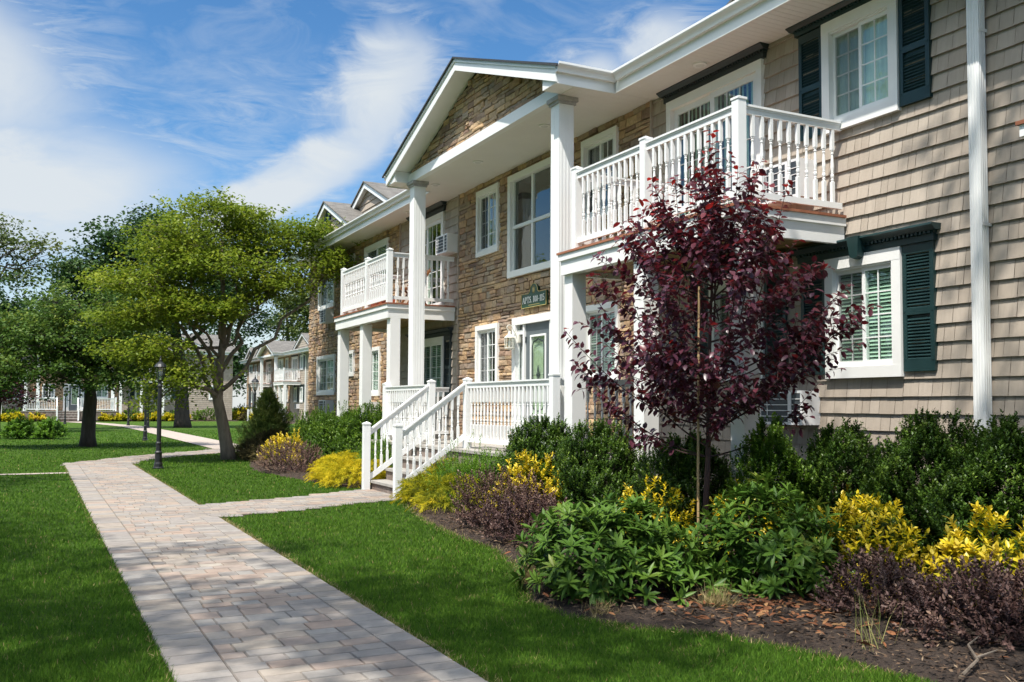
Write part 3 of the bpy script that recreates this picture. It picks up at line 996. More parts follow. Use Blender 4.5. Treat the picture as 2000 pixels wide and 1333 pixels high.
# --- two tall fluted columns of the portico
for cy0 in (12.0, 17.97):
    c = MB()
    x0, x1, y0, y1 = 6.83, 7.08, cy0, cy0 + .25
    c.box(x0, x1, y0, y1, .82, 6.03)
    for k in range(4):
        o = .03 + k * .055
        for z0, z1 in ((.98, 5.95),):
            c.box(x0 - .004, x0, y0 + o, y0 + o + .026, z0, z1).box(x1, x1 + .004, y0 + o, y0 + o + .026, z0, z1)
            c.box(x0 + o, x0 + o + .026, y0 - .004, y0, z0, z1).box(x0 + o, x0 + o + .026, y1, y1 + .004, z0, z1)
    c.box(x0 - .02, x1 + .02, y0 - .02, y1 + .02, .82, .95)
    co = c.build('column', M['white'], bld)
    k = MB()
    k.box(x0 - .025, x1 + .025, y0 - .025, y1 + .025, 6.03, 6.075).box(x0 - .05, x1 + .05, y0 - .05, y1 + .05, 6.075, ZS - .01)
    k.build('capital', M['capgrey'], co)

# --- recessed soffit lamps
for (x, y) in ((7.86, 10.0), (7.35, 13.4), (7.35, 16.0), (7.35, 18.1), (7.86, 21.0)):
    c = MB()
    c.lathe([(.085, -.022), (.095, -.018), (.095, .0)], (x, y, ZS - .008), 16)
    cl = c.build('soffit_lamp', M['white'], bld)
    MB().lathe([(.06, -.025), (.06, -.021)], (x, y, ZS - .008), 14).build('lens', M['bulb'], cl)

# --- cross gables on the roof
def dormer(yc, half, X, z0, z1, vent, back):
    s = (z1 - z0) / half
    w = MB()
    n = int((z1 - z0) / .19) + 1
    for k in range(n):
        za, zb = z0 - .1 + k * .19, z0 - .1 + (k + 1) * .19
        ha = max(.0, half - .12 - max(0, za - z0) / s)
        hb = max(.0, half - .12 - max(0, zb - z0) / s)
        if ha < .05: break
        w.quad((X, yc - ha, za), (X, yc + ha, za), (X + .025, yc + hb, zb), (X + .025, yc - hb, zb))
        w.quad((X, yc - ha, za), (X + .025, yc - ha, za), (X + .025, yc + ha, za), (X, yc + ha, za))
    g = w.build('roof_gable', M['clap'], bld)
    t = MB()
    for q in (-1, 1):
        ye = yc + q * half
        t.prism([(X - .14, ye, z0 - .03), (X - .14, yc, z1 - .03), (X - .14, yc, z1 - .2), (X - .14, ye, z0 - .2)], (.03, 0, 0))
        t.quad((X - .11, ye, z0 - .12), (X - .11, yc, z1 - .12), (X + .03, yc, z1 - .12), (X + .03, ye, z0 - .12))
    t.build('rake_board', M['white'], g)
    r = MB()
    for q in (-1, 1):
        ye = yc + q * (half + .03)
        xr = back
        r.quad((X - .17, ye, z0), (X - .17, yc, z1), (xr, yc, z1), (xr, ye, z0))
        r.prism([(X - .18, ye, z0 - .012), (X - .18, yc, z1 + .004), (X - .18, yc, z1 - .03), (X - .18, ye, z0 - .045)], (.02, 0, 0))
    r.build('gable_roof', M['shingle'], g)
    if vent:
        v = MB()
        zc = z0 + (z1 - z0) * .44
        pts = [(X - .03, yc + .2 * math.cos(a), zc + .3 * math.sin(a)) for a in [2 * math.pi * k / 24 for k in range(25)]]
        v.tube(pts, [.04] * 25, 6)
        v.prism([(X - .012, p[1], p[2]) for p in pts[:-1]], (.01, 0, 0))
        for k in range(-4, 5):
            hw = .2 * math.sqrt(max(0, 1 - (k * .062 / .3) ** 2))
            v.add([(X - .05, yc - hw, zc + k * .062 - .012), (X - .05, yc + hw, zc + k * .062 - .012), (X - .014, yc + hw, zc + k * .062 + .025), (X - .014, yc - hw, zc + k * .062 + .025)], [(0, 1, 2, 3)])
        v.build('louvre_vent', M['green'], g)
dormer(26.2, 2.95, 8.55, 6.80, 8.05, False, 11.8)
dormer(27.9, 2.62, 7.85, 6.60, 7.72, True, 10.9)
dormer(6.6, 3.05, 8.0, 6.62, 7.86, False, 11.4)

# --- name board and lantern beside the entrance
sg = MB()
sy0, sy1, sz0, sz1 = 14.71, 15.66, 3.365, 3.625
prof = [(sy0, sz0), (sy1, sz0), (sy1, sz1)]
yc = (sy0 + sy1) / 2
prof += [(yc + .2, sz1)] + [(yc + .15 * math.cos(a), sz1 + .03 + .14 * math.sin(a)) for a in [math.pi * k / 10 for k in range(11)]] + [(yc - .2, sz1), (sy0, sz1)]
sgo = sg.prism([(D - .085, p, z) for p, z in prof], (.04, 0, 0)).build('name_board', M['signgreen'], bld)
bd = MB()
bd.tube([(D - .088, p, z) for p, z in prof + prof[:1]], [.007] * (len(prof) + 1), 4)
bd.build('sign_border', M['gold'], sgo)
em = MB()
for k in range(12):
    a = 2 * math.pi * k / 12
    em.prism([(D - .09, yc + .03 * math.cos(a - .2), 3.68 + .03 * math.sin(a - .2)), (D - .09, yc + .03 * math.cos(a + .2), 3.68 + .03 * math.sin(a + .2)), (D - .09, yc + .075 * math.cos(a), 3.68 + .075 * math.sin(a))], (.005, 0, 0))
em.lathe([(.001, 0), (.035, 0)], (0, 0, 0), 3)
em.v = em.v[:-6]; em.f = [f for f in em.f if max(f) < len(em.v)]; em.t = em.t[:len(em.v)]
em.prism([(D - .092, yc + .035 * math.cos(a), 3.68 + .035 * math.sin(a)) for a in [2 * math.pi * k / 14 for k in range(14)]], (.006, 0, 0))
y = yc + .20
for k in range(9):                       # the small line under the name is too fine to read in the photograph
    em.box(D - .089, D - .085, y - .035, y, 3.40, 3.412)
    y -= .048
em.build('emblem', M['gold'], sgo)

GLY = {   # serif capitals and figures as strokes: (x0, y0, x1, y1, weight)
    'A': [(0, 0, .32, 1, .07), (.32, 1, .66, 0, .14), (.12, .34, .5, .34, .06), (-.08, 0, .12, 0, .05), (.52, 0, .78, 0, .05)],
    'P': [(.12, 0, .12, 1, .14), (.12, 1, .42, .97, .06), (.42, .97, .52, .75, .12), (.52, .75, .42, .5, .12), (.42, .5, .12, .48, .06), (-.02, 0, .28, 0, .05), (-.02, 1, .12, 1, .05)],
    'T': [(.32, 0, .32, 1, .14), (0, 1, .64, 1, .07), (0, 1, 0, .8, .05), (.64, 1, .64, .8, .05), (.18, 0, .46, 0, .05)],
    'S': [(.5, .82, .36, 1, .06), (.36, 1, .12, .9, .09), (.12, .9, .1, .68, .12), (.1, .68, .48, .38, .14), (.48, .38, .46, .1, .12), (.46, .1, .2, 0, .08), (.2, 0, .02, .2, .06)],
    '.': [(.06, .02, .06, .12, .14)],
    '1': [(.22, 0, .22, 1, .14), (.22, 1, .05, .84, .06), (.06, 0, .38, 0, .05)],
    '0': [(.27, 1, .06, .72, .1), (.06, .72, .06, .28, .14), (.06, .28, .27, 0, .1), (.27, 0, .48, .28, .1), (.48, .28, .48, .72, .14), (.48, .72, .27, 1, .1)],
    '8': [(.26, 1, .1, .78, .1), (.1, .78, .42, .34, .12), (.42, .34, .26, 0, .11), (.26, 0, .06, .24, .11), (.06, .24, .42, .76, .09), (.42, .76, .26, 1, .1)],
    '-': [(.0, .42, .4, .42, .08)],
    '5': [(.1, 1, .46, 1, .1), (.1, 1, .08, .58, .07), (.08, .58, .34, .6, .09), (.34, .6, .48, .34, .13), (.48, .34, .3, .02, .11), (.3, .02, .03, .1, .08)]}
ADV = {'A': .84, 'P': .72, 'T': .76, 'S': .66, '.': .3, '1': .5, '0': .64, '8': .62, '-': .52, '5': .62, ' ': .26}
def lettering(text, ystart, zbase, h, X, parent):
    mb = MB()
    sc = 1.02 * h
    y = ystart
    for ch in text:
        for (a, b, c, d, w) in GLY.get(ch, []):
            mb.bar((X, y - a * sc, zbase + b * h), (X, y - c * sc + 1e-5, zbase + d * h), .006, w * h, up=(1, 0, 0)) if False else mb.bar((X, y - a * sc, zbase + b * h), (X, y - c * sc + 1e-5, zbase + d * h), w * h, .006, up=(1, 0, 0))
        y -= ADV[ch] * sc
    return mb.build('lettering', M['letter'], parent)
TXT = 'APTS. 108-115'
wd_ = sum(ADV[c] for c in TXT) * 1.02 * .112
lettering(TXT, (sy0 + sy1) / 2 + wd_ / 2 - .0, 3.450, .112, D - .09, sgo)

lt = MB()
lx, ly, lz = D - .2, 15.93, 2.63
lt.tube([(D - .03, ly, lz + .2), (D - .06, ly, lz + .27), (D - .12, ly, lz + .35)] + [(D - .2 + .06 * math.cos(a), ly, lz + .40 + .05 * math.sin(a)) for a in (0, .8, 1.6, 2.4, 3.1, 3.9)] + [(lx, ly, lz + .33)], [.009] * 10, 6)
lt.box(D - .035, D + .01, ly - .05, ly + .05, lz + .12, lz + .28)
lt.lathe([(.02, .33), (.03, .31), (.035, .27), (.10, .22), (.115, .205), (.10, .2)], (lx, ly, lz), 8)
lt.lathe([(.10, .0), (.105, .015), (.09, .02), (.03, -.02)], (lx, ly, lz), 8)
for k in range(8):
    a = 2 * math.pi * (k + .5) / 8
    lt.tube([(lx + .085 * math.cos(a), ly + .085 * math.sin(a), lz + .015), (lx + .098 * math.cos(a), ly + .098 * math.sin(a), lz + .205)], [.006, .006], 5)
lto = lt.build('wall_lantern', M['cream'], bld)
MB().lathe([(.02, .03), (.035, .08), (.035, .12), (.02, .16)], (lx, ly, lz), 8).build('bulb', M['bulb'], lto)
MB().lathe([(.082, .016), (.094, .2)], (lx, ly, lz), 8).build('lantern_glass', M['lampglass'], lto)

# ------------------------------------------------------------------ balconies, stoop and their railings
def baluster_mesh(h):
    """square ends, turned middle"""
    q = .019
    mb = MB()
    mb.box(-q, q, -q, q, 0, h * .28, t=.5).box(-q, q, -q, q, h * .72, h, t=.5)
    p = [(.019, .28), (.013, .29), (.018, .305), (.018, .315), (.012, .325), (.017, .335), (.021, .36), (.017, .385), (.012, .395), (.017, .405), (.015, .42), (.020, .48), (.016, .58), (.012, .64), (.012, .655), (.017, .665), (.017, .675), (.012, .685), (.018, .70), (.018, .71), (.013, .72)]
    mb.lathe([(r, z * h) for r, z in p], (0, 0, 0), 8, t=.5)
    return mb
_bal = {}
def add_baluster(h, loc, parent, slope=0.0):
    key = round(h, 3)
    wl = world_loc(parent)
    if key not in _bal:
        mb = baluster_mesh(h)
        o = mb.build('baluster', M['white'])
        _bal[key] = o
    else:
        o = _bal[key].copy()
        col.objects.link(o)
    o.parent = parent
    o.location = Vector(loc) - wl
    return o

def post(mb, x, y, z0, z1, w=.055):
    mb.box(x - w, x + w, y - w, y + w, z0, z1)
    mb.box(x - w - .008, x + w + .008, y - w - .008, y + w + .008, z1, z1 + .025)
    mb.add([(x - w, y - w, z1 + .025), (x + w, y - w, z1 + .025), (x + w, y + w, z1 + .025), (x - w, y + w, z1 + .025), (x, y, z1 + .055)], [(0, 1, 4), (1, 2, 4), (2, 3, 4), (3, 0, 4)])

def rail_run(parent, p, q, zt, zb, spacing=.128, ends=.055):
    """level run from p to q (x, y): cap rail, bottom rail, turned balusters"""
    P, Q = Vector((*p, 0)), Vector((*q, 0))
    d = (Q - P).normalized()
    L_ = (Q - P).length
    a, b = P + d * ends, Q - d * ends
    mb = MB()
    up = Vector((0, 0, 1))
    mb.bar(a + up * (zt - .012), b + up * (zt - .012), .085, .024)
    mb.bar(a + up * (zt - .034), b + up * (zt - .034), .06, .02)
    mb.bar(a + up * (zt - .072), b + up * (zt - .072), .042, .056)
    rl = mb.build('handrail', M['white'], parent)
    MB().bar(a + up * (zb + .035), b + up * (zb + .035), .042, .07).build('bottom_rail', M['white'], parent)
    n = max(1, int(round((L_ - 2 * ends) / spacing)) - 1)
    for k in range(1, n + 1):
        c = a + (b - a) * (k / (n + 1))
        add_baluster(zt - .1 - zb - .07, (c.x, c.y, zb + .07), rl)
    return rl

def balcony(y0, y1, label, posts, group):
    x0 = 6.58
    r = thing('balcony', label, 'balcony', (x0 + .8, (y0 + y1) / 2, 0), group)
    mb = MB()
    nb = 11
    for k in range(nb):
        xa = x0 + (D - .05 - x0) * k / nb
        mb.box(xa + .002, x0 + (D - .05 - x0) * (k + 1) / nb - .004, y0, y1, 3.69, 3.72)
    mb.build('deck', M['deck'], r)
    fb = MB()
    e = .02
    fb.box(x0 + e, x0 + e + .03, y0 + e, y1 - e, 3.60, 3.689).box(x0 + e + .03, D - .04, y0 + e, y0 + e + .03, 3.60, 3.689).box(x0 + e + .03, D - .04, y1 - e - .03, y1 - e, 3.60, 3.689)
    e = .05
    fb.box(x0 + e, x0 + e + .14, y0 + e, y1 - e, 3.40, 3.6).box(x0 + e + .14, D - .04, y0 + e, y0 + e + .06, 3.40, 3.6).box(x0 + e + .14, D - .04, y1 - e - .06, y1 - e, 3.40, 3.6)
    fb.build('edge_beam', M['trim'], r)
    jb = MB()
    y = y0 + .3
    while y < y1 - .2:
        jb.box(x0 + .2, D - .03, y, y + .04, 3.5, 3.688)
        y += .4
    x = x0 + .2
    while x < D - .1:
        jb.box(x, x + .134, y0 + .12, y1 - .12, 3.478, 3.499)
        x += .14
    jb.build('joists', M['joist'], r)
    for cy in (y0 + .05, (y0 + y1) / 2 - .06, y1 - .27):
        c = MB()
        c.box(6.69, 6.91, cy, cy + .22, .12, 3.399)
        c.box(6.675, 6.925, cy - .015, cy + .235, 0, .12)
        c.build('column', M['trim'], r)
    pa, pm, pb = posts
    for y in posts:
        rail = MB()
        post(rail, 6.67, y, 3.721, 4.84)
        rail.build('railing_post', M['white'], r)
    zt, zb = 4.80, 3.80
    for (p, q) in (((6.67, pa), (6.67, pm)), ((6.67, pm), (6.67, pb)), ((6.67, pa), (D - .0, pa)), ((6.67, pb), (D - .0, pb))):
        rail_run(r, p, q, zt, zb)
    return r

GB = 'white railed balconies on square columns'
b_right = balcony(7.75, 11.64, 'white balcony with turned balusters just behind the purple leaved plum tree', (7.83, 9.56, 11.22), GB)
b_left = balcony(18.88, 22.85, 'sunlit white balcony left of the portico with a brown folding chair on it', (18.97, 20.42, 22.3), GB)
b_near = balcony(.70, 4.59, 'white balcony cut off by the right edge of the photo, right of the downspout', (.78, 2.5, 4.17), GB)

stoop = thing('entrance_stoop', 'white railed entrance steps and landing with grey stone treads below the apartments sign', 'front steps', (6.4, 15.6, 0), 'railed entrance stoops')
LX = 6.42
mb = MB()
mb.box(LX + .03, D - .04, 11.75, 19.32, .0, .768, t=.3)
r_ = random.Random(3)
for k in range(60):                       # upright block facing
    ya = 11.75 + k * (7.57 / 60)
    for z0 in (.0, .19, .38, .57):
        mb.box(LX, LX + .029, ya + .003, ya + 7.57 / 60 - .003, z0 + .003, z0 + .187)
SA, SBY = 14.98, 16.66
runs = [(5.54, .19), (5.83, .40), (6.12, .61)]
for i, (x, z) in enumerate(runs):
    n = 13
    for k in range(n):
        ya = SA + (SBY - SA) * k / n
        mb.box(x, x + .03, ya + .003, ya + (SBY - SA) / n - .003, z - .19 if i == 0 else z - .21, z - .045)
    mb.box(x + .031, LX + .0, SA + .01, SBY - .01, 0 if i == 0 else z - .21, z - .046, t=.3)
mb.build('block_base', M['step'], stoop)
for (x, z) in runs:
    MB().box(x - .035, x + .29 + .02, SA - .03, SBY + .03, z - .044, z).build('tread', M['bluestone'], stoop)
MB().box(LX - .035, D - .045, 11.70, 19.37, .772, .82).build('landing_slab', M['bluestone'], stoop)
sp = MB()
lpost = ((5.43, 16.60, 0.0, 1.20), (5.43, 14.93, 0.0, 1.20))
upost = ((6.69, 16.60, .82, 1.99), (6.69, 14.93, .82, 1.99))
cpost = ((6.69, 19.15, .82, 1.99), (6.69, 11.87, .82, 1.99))
for x, y, a, b in lpost + upost + cpost:
    sp = MB()
    post(sp, x, y, a, b, .06)
    sp.build('newel_post', M['white'], stoop)
ZT, ZB = 1.95, .93
rail_run(stoop, (6.69, 16.60), (6.69, 19.15), ZT, ZB)
rail_run(stoop, (6.69, 14.93), (6.69, 11.87), ZT, ZB)
rail_run(stoop, (6.69, 19.15), (D - .02, 19.15), ZT, ZB)
rail_run(stoop, (6.69, 11.87), (D - .02, 11.87), ZT, ZB)
for yy in (16.60, 14.93):                 # sloping stair rails
    a, b = Vector((5.49, yy, 1.10)), Vector((6.63, yy, 1.93))
    c, d = Vector((5.49, yy, .24)), Vector((6.63, yy, 1.02))
    mb = MB()
    dn = Vector((0, 0, -1))
    mb.bar(a, b, .085, .024).bar(a + dn * .025, b + dn * .025, .06, .02).bar(a + dn * .065, b + dn * .065, .042, .056)
    rl = mb.build('stair_rail', M['white'], stoop)
    MB().bar(c, d, .042, .09).build('bottom_rail', M['white'], stoop)
    n = 9
    for k in range(1, n + 1):
        u = k / (n + 1)
        lo, hi = c + (d - c) * u, a + (b - a) * u
        add_baluster(.80, (lo.x, yy, lo.z + .035), rl)

# furniture left on the far balcony
ch = thing('folding_chair', 'brown wooden folding chair tilted on the sunlit balcony left of the portico', 'chair', (7.5, 19.75, 3.72))
mb = MB()
for s in (-.24, .24):
    mb.bar((7.25, 19.75 + s, 3.73), (7.85, 19.75 + s, 4.62), .03, .05)
mb.build('back_frame', M['wood'], ch)
mb = MB()
for s in (-.2, .2):
    mb.bar((7.8, 19.75 + s, 3.73), (7.3, 19.75 + s, 4.2), .03, .04)
mb.build('leg', M['wood'], ch)
mb = MB()
for k in range(6):
    mb.box(7.28 + k * .07, 7.335 + k * .07, 19.5, 20.0, 4.14, 4.16)
mb.build('seat', M['wood'], ch)
mb = MB()
for k in range(4):
    f = .62 + .1 * k
    mb.bar((7.25 + .6 * f, 19.5, 3.73 + .89 * f), (7.25 + .6 * f, 20.0, 3.73 + .89 * f), .012, .06)
mb.build('backrest', M['wood'], ch)
pl = thing('planter_box', 'terracotta orange planter box on the deck behind the sunlit balcony railing', 'planter', (7.2, 20.9, 3.72))
mb = MB()
mb.prism([(7.0, 20.5, 3.722), (7.3, 20.5, 3.722), (7.36, 20.5, 3.98), (6.94, 20.5, 3.98)], (0, .9, 0))
mb.build('pot', M['terra'], pl)
# ------------------------------------------------------------------ ground, paths, beds
def in_poly(x, y, poly):
    inside = np.zeros(x.shape, dtype=bool)
    n = len(poly)
    for i in range(n):
        x1, y1 = poly[i]
        x2, y2 = poly[(i + 1) % n]
        c = ((y1 > y) != (y2 > y)) & (x < (x2 - x1) * (y - y1) / (y2 - y1 + 1e-12) + x1)
        inside ^= c
    return inside

PATH_A = [(.74, -12), (2.30, -12), (2.30, 26.4), (.74, 26.2)]
PATH_CURVE = [(.74, 26.2), (.74, 26.7), (1.7, 28.3), (3.0, 30.4), (4.6, 32.3), (5.6, 33.4), (5.6, 34), (7.1, 34), (7.1, 32.6), (5.6, 31.3), (3.9, 29.7), (2.8, 28.1), (2.35, 26.9), (2.30, 26.4)]
PATH_B = [(5.6, 34), (7.1, 34), (7.1, 58), (6.9, 70), (5.6, 80), (3.6, 91), (1.8, 91), (4.2, 80), (5.4, 70), (5.6, 58)]
PATH_STAIR = [(2.06, 13.40), (2.3, 13.45), (3.2, 13.75), (4.3, 14.3), (5.3, 14.75), (5.6, 14.85), (5.6, 16.72), (5.3, 16.6), (4.5, 16.05), (3.3, 15.45), (2.3, 15.1), (2.06, 15.05)]
PATH_SIDE = [(-14, 23.2), (.74, 23.2), (.74, 23.55), (-14, 23.55)]
BED_R = [(5.62, 14.85), (5.45, 14.35), (5.28, 13.9), (4.95, 12.8), (4.72, 11.6), (4.54, 10.3), (4.50, 9.2), (4.22, 8.1), (3.80, 7.25), (3.56, 6.6), (3.60, 6.0), (3.86, 5.55), (4.2, 5.2), (4.45, 4.5), (4.55, 3.8), (4.6, 1.0), (8.2, 1.0), (8.2, 11.8), (6.44, 11.8), (6.44, 14.9)]
BED_L = [(5.58, 16.75), (5.25, 17.4), (5.02, 19.0), (4.80, 21), (4.72, 22.8), (4.95, 24.5), (5.5, 27), (6.1, 29.5), (6.5, 31.6), (8.2, 32.3), (8.2, 19.3), (6.44, 19.3), (6.44, 16.75)]
BED_FAR2 = [(19.0, 74), (20.8, 74), (20.8, 108), (18.9, 108), (18.4, 96), (18.6, 84)]
BED_FAR3 = [(-14, 90.6), (1.5, 90.7), (1.5, 92.4), (-14, 92.4)]
BED_FAR4 = [(4.6, 90.7), (17.5, 90.4), (17.5, 92.4), (4.6, 92.4)]
ALL_PAVED = [PATH_A, PATH_CURVE, PATH_B, PATH_STAIR, PATH_SIDE]
ALL_BEDS = [BED_R, BED_L, BED_FAR2, BED_FAR3, BED_FAR4]

def lawn_mat():
    mt, nt, bs = new_mat('lawn_soil')
    a = noise(nt, 1.2, 6, .6)
    b = noise(nt, 45, 5, .7)
    c = ramp(nt, a, [(.3, (.045, .095, .010)), (.7, (.075, .140, .016))])
    k = ramp(nt, b, [(.25, (.45,) * 3), (.75, (1.45,) * 3)])
    nt.links.new(mixc(nt, 1.0, c, k, 'MULTIPLY'), bs.inputs['Base Color'])
    bs.inputs['Roughness'].default_value = .95
    bs.inputs['Specular IOR Level'].default_value = .15
    bump(nt, bs, noise(nt, 70, 6, .75), 1.0, .05)
    return mt
M['lawn'] = lawn_mat()

def mulch_mat():
    mt, nt, bs = new_mat('mulch')
    c = ramp(nt, noise(nt, 30, 8, .75), [(.3, (.022, .014, .010)), (.55, (.062, .040, .027)), (.8, (.14, .095, .06))])
    nt.links.new(c, bs.inputs['Base Color'])
    bs.inputs['Roughness'].default_value = .95
    bump(nt, bs, noise(nt, 38, 8, .8), 1.0, .04)
    return mt
M['mulch'] = mulch_mat()
M['chips'] = tinted('mulch_chip', [(0, (.022, .014, .010)), (.5, (.07, .044, .028)), (.85, (.13, .082, .050)), (1, (.26, .19, .12))], .95, 30, .3, .0)
M['litter'] = tinted('fallen_leaf', [(0, (.10, .04, .018)), (.6, (.20, .075, .03)), (1, (.28, .16, .07))], .85, 30, .3, .0)
M['paver'] = tinted('concrete_paver', [(0, (0.238, 0.206, 0.183)), (.22, (0.305, 0.282, 0.254)), (.42, (0.266, 0.242, 0.222)), (.62, (0.333, 0.286, 0.234)), (.78, (0.356, 0.270, 0.215)), (.9, (0.305, 0.249, 0.210)), (1, (0.372, 0.330, 0.276))], .88, 9, .20, .35, 90, .004, weather=.2)
M['joint'] = paint('joint_sand', (.075, .062, .052), .95, .3, 30)
M['farpave'] = paint('far_paving', (.38, .32, .27), .9, .12, 4, .2, 20)

def sheet(name, polys, z, mat, kind='structure'):
    mb = MB()
    for p in polys:
        mb.quad(*[(x, y, z) for x, y in p], t=.5)
    return tag(mb.build(name, mat), kind=kind)

g = MB()
g.quad((-260, -120, 0), (260, -120, 0), (260, 420, 0), (-260, 420, 0), t=.5)
tag(g.build('ground', M['lawn']), kind='structure')

def pave(name, polys, base_z, rows, seed):
    """individual pavers, cut to the path outline by leaving out what falls outside"""
    r = random.Random(seed)
    mb = MB()
    for (xa, xb, ya, yb, test) in rows:
        y = ya
        while y < yb - .03:
            h = r.choice((.155, .155, .155, .215))
            e = min(y + h, yb)
            x = xa + (r.uniform(-.18, 0) if test else 0)
            if not test:
                cuts = [xa]
                x = xa + r.uniform(.10, .22)
                cuts.append(x)
                while x < xb - .12:
                    x = min(x + r.choice((.155, .215, .215, .30)), xb)
                    cuts.append(x)
                cuts[-1] = xb
            else:
                cuts = [x]
                while x < xb:
                    x += r.choice((.155, .215, .215, .30))
                    cuts.append(x)
            for p, q in zip(cuts[:-1], cuts[1:]):
                if test:
                    cx, cy = np.array([(p + q) / 2, p, q]), np.array([(y + e) / 2] * 3)
                    if not in_poly(cx, cy, test).any(): continue
                j, b = .0028, .005
                z = base_z + r.uniform(-.0018, .0018)
                t = r.random()
                tl = [r.uniform(-.0012, .0012) for _ in range(4)]
                mb.add([(p + j, y + j, base_z - .012), (q - j, y + j, base_z - .012), (q - j, e - j, base_z - .012), (p + j, e - j, base_z - .012),
                        (p + j + b, y + j + b, z + tl[0]), (q - j - b, y + j + b, z + tl[1]), (q - j - b, e - j - b, z + tl[2]), (p + j + b, e - j - b, z + tl[3])],
                       [(4, 5, 6, 7), (0, 1, 5, 4), (1, 2, 6, 5), (2, 3, 7, 6), (3, 0, 4, 7)], t)
            y = e
    return tag(mb.build(name, M['paver']), kind='structure')

joint_polys = [[(.74, -3), (2.30, -3), (2.30, 26.4), (.74, 26.2)], PATH_CURVE, PATH_STAIR]
sheet('path_bedding', joint_polys, .006, M['joint'])
ROWS = [(1.06, 2.02, -2.5, 26.2, None), (.74, 1.055, -2.5, 26.2, None), (2.025, 2.30, -2.5, 26.2, None)]
# side courses are single stones laid lengthwise
def border_course(mb, xa, xb, ya, yb, seed):
    r = random.Random(seed)
    y = ya
    while y < yb - .05:
        e = min(y + r.choice((.155, .215, .215)), yb)
        j, b = .0028, .005
        z = .022 + r.uniform(-.0015, .0015)
        t = min(1, max(0, r.gauss(.42, .2)))
        mb.add([(xa + j, y + j, .010), (xb - j, y + j, .010), (xb - j, e - j, .010), (xa + j, e - j, .010),
                (xa + j + b, y + j + b, z), (xb - j - b, y + j + b, z), (xb - j - b, e - j - b, z), (xa + j + b, e - j - b, z)],
               [(4, 5, 6, 7), (0, 1, 5, 4), (1, 2, 6, 5), (2, 3, 7, 6), (3, 0, 4, 7)], t)
        y = e
bmb = MB()
border_course(bmb, .74, 1.055, -2.5, 26.2, 4)
border_course(bmb, 2.06, 2.30, -2.5, 13.5, 5)
border_course(bmb, 2.06, 2.30, 15.05, 26.2, 6)
tag(bmb.build('path_border', M['paver']), kind='structure')
pave('path', None, .022, [(1.055, 2.06, -2.5, 26.2, None)], 8)
pave('stair_path', None, .023, [(2.06, 5.62, 13.4, 16.8, PATH_STAIR)], 9)
pave('curved_path', None, .022, [(.74, 7.1, 26.2, 34, PATH_CURVE)], 10)
sheet('far_path', [PATH_B], .02, M['farpave'])
sheet('side_path', [PATH_SIDE], .012, M['farpave'])

# mulch beds, gently mounded
def bed(name, poly, hmax, step=.16, seed=1):
    xs = [p[0] for p in poly]; ys = [p[1] for p in poly]
    X, Y = np.meshgrid(np.arange(min(xs) - step, max(xs) + step * 2, step), np.arange(min(ys) - step, max(ys) + step * 2, step), indexing='ij')
    # distance to outline
    d = np.full(X.shape, 1e9)
    P = poly + poly[:1]
    for (x1, y1), (x2, y2) in zip(P[:-1], P[1:]):
        L2 = (x2 - x1) ** 2 + (y2 - y1) ** 2 + 1e-12
        t = np.clip(((X - x1) * (x2 - x1) + (Y - y1) * (y2 - y1)) / L2, 0, 1)
        d = np.minimum(d, np.hypot(X - x1 - t * (x2 - x1), Y - y1 - t * (y2 - y1)))
    ins = in_poly(X, Y, poly)
    sd = np.where(ins, d, -d)
    r = np.random.default_rng(seed)
    Z = np.clip(.012 + hmax * np.tanh(np.maximum(sd, -.2) / .5), -.05, 1) + r.uniform(-.012, .014, X.shape)
    Z = np.where(sd < -.06, -.08, Z)
    nx, ny = X.shape
    idx = np.arange(nx * ny).reshape(nx, ny)
    q = np.stack([idx[:-1, :-1], idx[1:, :-1], idx[1:, 1:], idx[:-1, 1:]], -1).reshape(-1, 4)
    keep = (sd[:-1, :-1] > -step * 1.5) & (sd[1:, 1:] > -step * 1.5)
    q = q[keep.ravel()]
    o = link_np(name, np.stack([X, Y, Z], -1).reshape(-1, 3), q, r.random(nx * ny), M['mulch'], smooth=True)
    return tag(o, kind='structure')
bed('mulch_bed', BED_R, .055, .12, 1)
bed('mulch_bed', BED_L, .05, .15, 2)
for p in (BED_FAR2, BED_FAR3, BED_FAR4):
    bed('mulch_bed', p, .05, .5, 3)

def scatter_in(poly, n, r):
    xs = [p[0] for p in poly]; ys = [p[1] for p in poly]
    x = r.uniform(min(xs), max(xs), n); y = r.uniform(min(ys), max(ys), n)
    k = in_poly(x, y, poly)
    return x[k], y[k]

def unit(v):
    return v / (np.linalg.norm(v, axis=-1, keepdims=True) + 1e-9)

